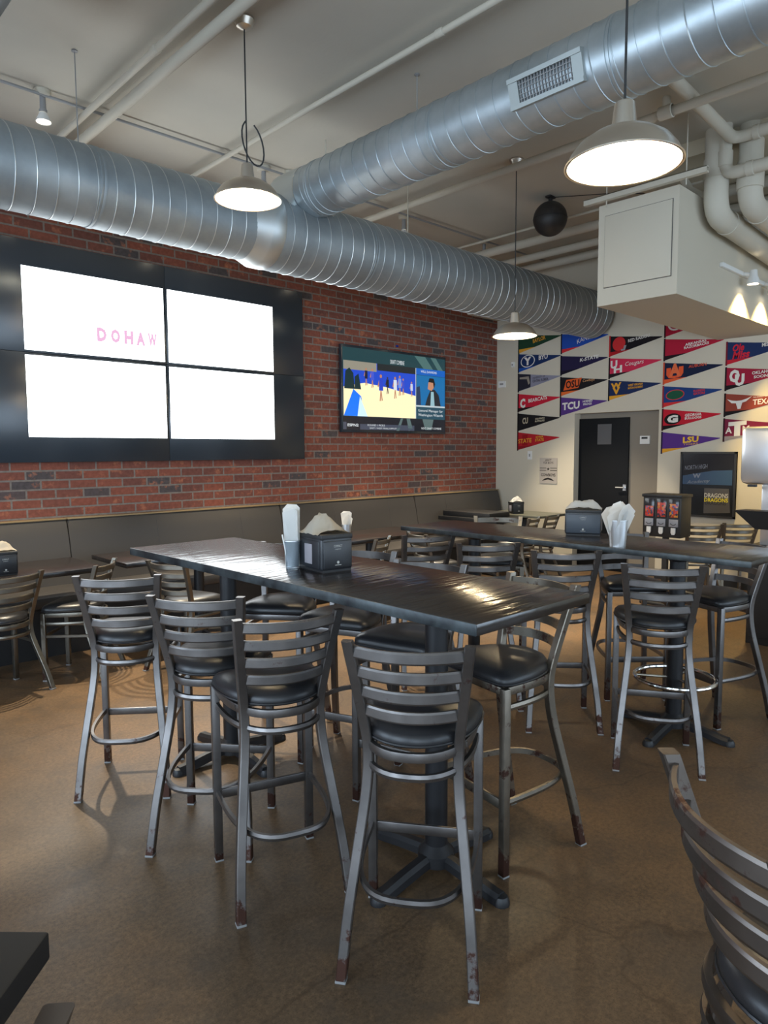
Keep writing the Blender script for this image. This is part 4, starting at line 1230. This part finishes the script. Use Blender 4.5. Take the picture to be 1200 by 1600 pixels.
# ------------------------------------------------------------------ pennants
def pennant(yl, zt, label, field, corner, edge, items, head=None, hide=False):
    """yl, zt: hoist edge and its top. items: list of (text, u, v, width, height, rgb, opts) or ('poly', pts, rgb) or ('oval', u, v, a, b, rgb)"""
    Wd, Hd = .665, .245
    base = on_back(0, 0, 0); to = lambda u, v, w: base(u, v + .062 * max(u, 0), w)
    t = thing('pennant', label, 'pennant', (8.22, yl, zt - Hd / 2), 0, 'college pennants on the cream wall')
    bm = bmesh.new(); poly(bm, [(0, -Hd / 2), (.3, -Hd / 2 * (1 - .3 / Wd) - .006), (Wd, -.004), (Wd, .004), (.3, Hd / 2 * (1 - .3 / Wd)), (0, Hd / 2)], .005, to); obj('felt_field', bm, flat(field), t, False)
    bm = bmesh.new(); poly(bm, [(-.012, -Hd / 2 - .012), (.006, -Hd / 2 - .012), (.006, Hd / 2 + .006), (-.012, Hd / 2 + .006)], .007, to); obj('hoist_strip', bm, flat(edge), t, False)
    if corner:
        bm = bmesh.new(); poly(bm, [(.006, -Hd / 2 - .002), (.27, -Hd / 2 * (1 - .27 / Wd) - .007), (.006, -Hd / 2 + .048)], .0062, to); obj('corner_stripe', bm, flat(corner), t, False)
    if head:
        bm = bmesh.new(); u = head[0]; hh = Hd / 2 * (1 - u / Wd); poly(bm, [(.006, -Hd / 2 + .004), (u, -hh), (u, hh), (.006, Hd / 2 - .004)], .0062, to); obj('header_block', bm, flat(head[1]), t, False)
    by = {}
    for k, it in enumerate(items):
        by.setdefault(('e',) if it[0] in ('oval', 'poly') and False else (k, it[-1]), []).append(it)
    lay = .0068
    for (_, rgb), its in by.items():
        bm = bmesh.new()
        for it in its:
            if it[0] == 'poly': poly(bm, it[1], lay, to)
            elif it[0] == 'oval': poly(bm, [(it[1] + it[3] * math.cos(i * PI / 12), it[2] + it[4] * math.sin(i * PI / 12)) for i in range(24)], lay, to)
            else:
                tx, u, v, w, h = it[:5]; op = it[5] if len(it) > 6 else {}
                text(bm, tx, u, v, lay + .0004, to, width=w, height=h, **op)
        obj('emblem' if any(i[0] in ('oval', 'poly') for i in its) else 'lettering', bm, flat(rgb), t, False)
        lay += .0009
    return t


WH = (225, 222, 215); B_ = dict(bold=.004); S_ = dict(shear=.25)
Z1 = 3.16; PT = .272
def rowz(top, i): return top - i * PT
yc = [5.81, 5.13, 4.435, 3.733, 3.025]
GOLD = (222, 160, 50)
pennant(yc[0], 3.165, 'dark green and gold BAYLOR pennant half behind the pendant', (34, 66, 46), GOLD, (20, 40, 28), [('BAYLOR', .33, .01, .2, .055, dict(bold=.003, rot=R(6)), GOLD)])
pennant(yc[0], 2.905, 'navy BYU pennant with a white Y in an oval', (28, 48, 92), (32, 82, 168), (16, 22, 40), [('oval', .15, .005, .115, .085, WH), ('oval', .15, .005, .103, .074, (28, 48, 93)), ('Y', .15, .005, .12, .11, dict(bold=.008), (226, 222, 216)), ('BYU', .4, .02, .14, .06, B_, (227, 222, 216))])
pennant(yc[0], 2.635, 'charcoal and silver UNIVERSITY OF CENTRAL FLORIDA pennant', (140, 140, 158), None, (26, 26, 34), [('poly', [(.02, .07), (.17, .065), (.19, -.03), (.165, -.05), (.14, .03), (.02, .045)], (150, 142, 130)), ('UNIVERSITY OF', .33, .03, .2, .028, (44, 44, 60)), ('CENTRAL FLORIDA', .36, -.012, .25, .034, dict(bold=.002), (44, 44, 60))], head=(.2, (40, 40, 52)))
pennant(yc[0], 2.355, 'bright red BEARCATS pennant with a white C', (196, 34, 56), (40, 22, 26), (28, 18, 20), [('C', .075, -.015, .085, .13, dict(bold=.008), WH), ('BEARCATS', .32, .015, .3, .05, dict(bold=.003, rot=R(3)), WH)])
pennant(yc[0], 2.085, 'black COLORADO BUFFALOES pennant with interlocked CU', (28, 26, 28), None, (18, 16, 18), [('CU', .12, .01, .09, .085, dict(bold=.004), (200, 190, 165)), ('COLORADO', .36, .018, .15, .024, B_, (200, 190, 165)), ('BUFFALOES', .36, -.014, .15, .024, B_, (200, 190, 165))])
pennant(yc[0], 1.822, 'red and gold IOWA STATE pennant, lowest in its column', (176, 34, 44), (140, 26, 36), (60, 16, 20), [('I', .12, .005, .09, .15, dict(bold=.01), (150, 24, 32)), ('STATE', .12, -.005, .22, .06, dict(bold=.002), GOLD), ('IOWA', .36, .03, .12, .028, B_, GOLD), ('STATE', .36, -.01, .14, .036, B_, GOLD)])
pennant(yc[1], 3.095, 'royal blue KANSAS pennant with red corner', (36, 78, 170), (206, 50, 56), (20, 22, 40), [('KANSAS', .36, .0, .26, .055, dict(rot=R(7), arc=.012), WH)])
pennant(yc[1], 2.812, 'dark purple K-STATE pennant', (38, 32, 66), (28, 24, 40), (22, 20, 36), [('K-STATE', .41, .03, .27, .045, dict(bold=.004, shear=.15, rot=R(2)), WH)])
pennant(yc[1], 2.535, 'black and orange OSU COWBOYS pennant', (30, 28, 32), (226, 106, 48), (22, 20, 22), [('poly', [(.04, -.06), (.26, -.05), (.31, .075), (.08, .075)], (222, 96, 44)), ('OSU', .175, .01, .2, .1, dict(bold=.004), (32, 28, 32)), ('Cowboys', .41, .025, .17, .045, S_, (226, 170, 120))])
pennant(yc[1], 2.27, 'purple TCU HORNED FROGS pennant, lowest in the second column', (86, 56, 128), None, (24, 20, 34), [('TCU', .155, -.005, .26, .1, dict(bold=.006), WH), ('HORNED', .4, .028, .14, .028, B_, WH), ('FROGS', .4, -.01, .12, .028, B_, WH)])
pennant(yc[2], 2.985, 'black RED RAIDERS pennant with a red helmet', (28, 24, 28), (170, 30, 36), (190, 40, 44), [('oval', .12, .01, .085, .085, (206, 50, 52)), ('poly', [(.19, -.02), (.22, -.02), (.2, -.08), (.15, -.08), (.15, -.06), (.18, -.06)], (150, 150, 155)), ('RED RAIDERS', .38, .035, .28, .038, dict(bold=.003, rot=R(5)), WH)])
pennant(yc[2], 2.715, 'pinkish red COUGARS pennant with interlocked UH', (206, 48, 80), (36, 26, 30), (30, 24, 28), [('U', .06, .035, .09, .1, dict(bold=.006), WH), ('H', .115, -.03, .11, .09, dict(bold=.006), (226, 222, 214)), ('Cougars', .33, .01, .24, .065, S_, WH)])
pennant(yc[2], 2.44, 'navy and gold WEST VIRGINIA MOUNTAINEERS pennant', (32, 46, 86), GOLD, (28, 26, 34), [('W', .095, .045, .14, .07, dict(bold=.008), GOLD), ('V', .1, -.02, .1, .085, dict(bold=.008), GOLD), ('WEST VIRGINIA', .35, .025, .19, .028, B_, GOLD), ('MOUNTAINEERS', .35, -.01, .19, .024, B_, GOLD)])
pennant(yc[3], 3.14, 'crimson pennant topmost of its column, cut off by the soffit', (166, 26, 52), None, (50, 16, 24), [('oval', .12, .01, .09, .08, (205, 200, 196)), ('oval', .12, .01, .07, .062, (166, 26, 53)), ('A', .12, .01, .07, .07, dict(bold=.004), (206, 200, 196))])
pennant(yc[3], 2.868, 'red ARKANSAS RAZORBACKS pennant with a black corner', (176, 30, 56), (34, 22, 28), (44, 20, 28), [('ARKANSAS', .36, .022, .24, .03, dict(bold=.004, rot=R(3)), WH), ('RAZORBACKS', .37, -.012, .28, .03, dict(bold=.004, rot=R(3)), WH)])
pennant(yc[3], 2.592, 'navy AUBURN pennant with an orange AU emblem', (26, 34, 62), (226, 92, 50), (200, 80, 50), [('U', .13, -.012, .2, .13, dict(bold=.006), (226, 92, 52)), ('A', .13, .02, .14, .15, dict(bold=.008), (226, 110, 70)), ('AUBURN', .39, .035, .2, .034, dict(bold=.002), (206, 84, 60))])
pennant(yc[3], 2.318, 'royal blue FLORIDA pennant with a red corner', (32, 62, 120), (206, 50, 52), (150, 40, 50), [('oval', .14, .005, .11, .06, (206, 60, 62)), ('oval', .14, .005, .1, .052, (30, 84, 62)), ('FLORIDA', .42, .02, .13, .026, B_, (206, 60, 62)), ('GATORS', .42, -.012, .13, .026, B_, (206, 60, 62))])
pennant(yc[3], 2.048, 'red GEORGIA BULLDOGS pennant with a black G oval', (190, 32, 50), (24, 20, 22), (70, 18, 26), [('oval', .12, -.005, .1, .065, (24, 20, 22)), ('G', .12, -.005, .13, .09, dict(bold=.01), WH), ('GEORGIA', .36, .022, .19, .032, B_, WH), ('BULLDOGS', .36, -.014, .19, .028, B_, WH)])
pennant(yc[3], 1.775, 'purple and gold LSU TIGERS pennant, lowest in its column', (88, 52, 132), GOLD, (40, 26, 60), [('LSU', .34, .01, .18, .07, dict(bold=.006), (232, 186, 60)), ('TIGERS', .34, -.042, .17, .02, (232, 186, 60))])
pennant(yc[4], 2.752, 'navy OLE MISS pennant with red script', (34, 50, 92), (196, 36, 52), (120, 30, 44), [('Ole', .12, .045, .12, .08, dict(shear=.2, bold=.005), (206, 40, 58)), ('Miss', .15, -.035, .18, .08, dict(shear=.2, bold=.005), (206, 40, 58)), ('MISSISSIPPI', .46, .03, .2, .04, B_, WH)])
pennant(yc[4], 2.472, 'crimson OKLAHOMA SOONERS pennant with white OU', (158, 32, 58), (30, 22, 26), (34, 20, 26), [('O', .09, .02, .11, .14, dict(bold=.008), WH), ('U', .145, -.03, .1, .13, dict(bold=.008), (226, 222, 214)), ('OKLAHOMA', .4, .025, .26, .035, B_, WH), ('SOONERS', .4, -.02, .22, .032, B_, WH)])
pennant(yc[4], 2.185, 'burnt orange TEXAS pennant with a white longhorn emblem', (146, 66, 52), (30, 24, 26), (34, 22, 24), [('poly', [(.02, .06), (.07, .04), (.12, .03), (.17, .03), (.23, .045), (.28, .065), (.22, .015), (.18, .005), (.165, -.06), (.135, -.06), (.115, .005), (.07, .01)], WH), ('TEXAS', .4, -.005, .22, .06, dict(bold=.003), WH), ('THE UNIVERSITY OF', .36, .048, .14, .014, WH)])
pennant(yc[4], 1.908, 'maroon pennant with white block ATM above the framed sign', (122, 36, 62), (150, 140, 138), (50, 20, 30), [('T', .14, .0, .19, .16, dict(bold=.01), WH), ('A', .05, -.01, .07, .07, dict(bold=.004), WH), ('M', .23, -.01, .07, .07, dict(bold=.004), WH)])

bpy.context.view_layer.update()
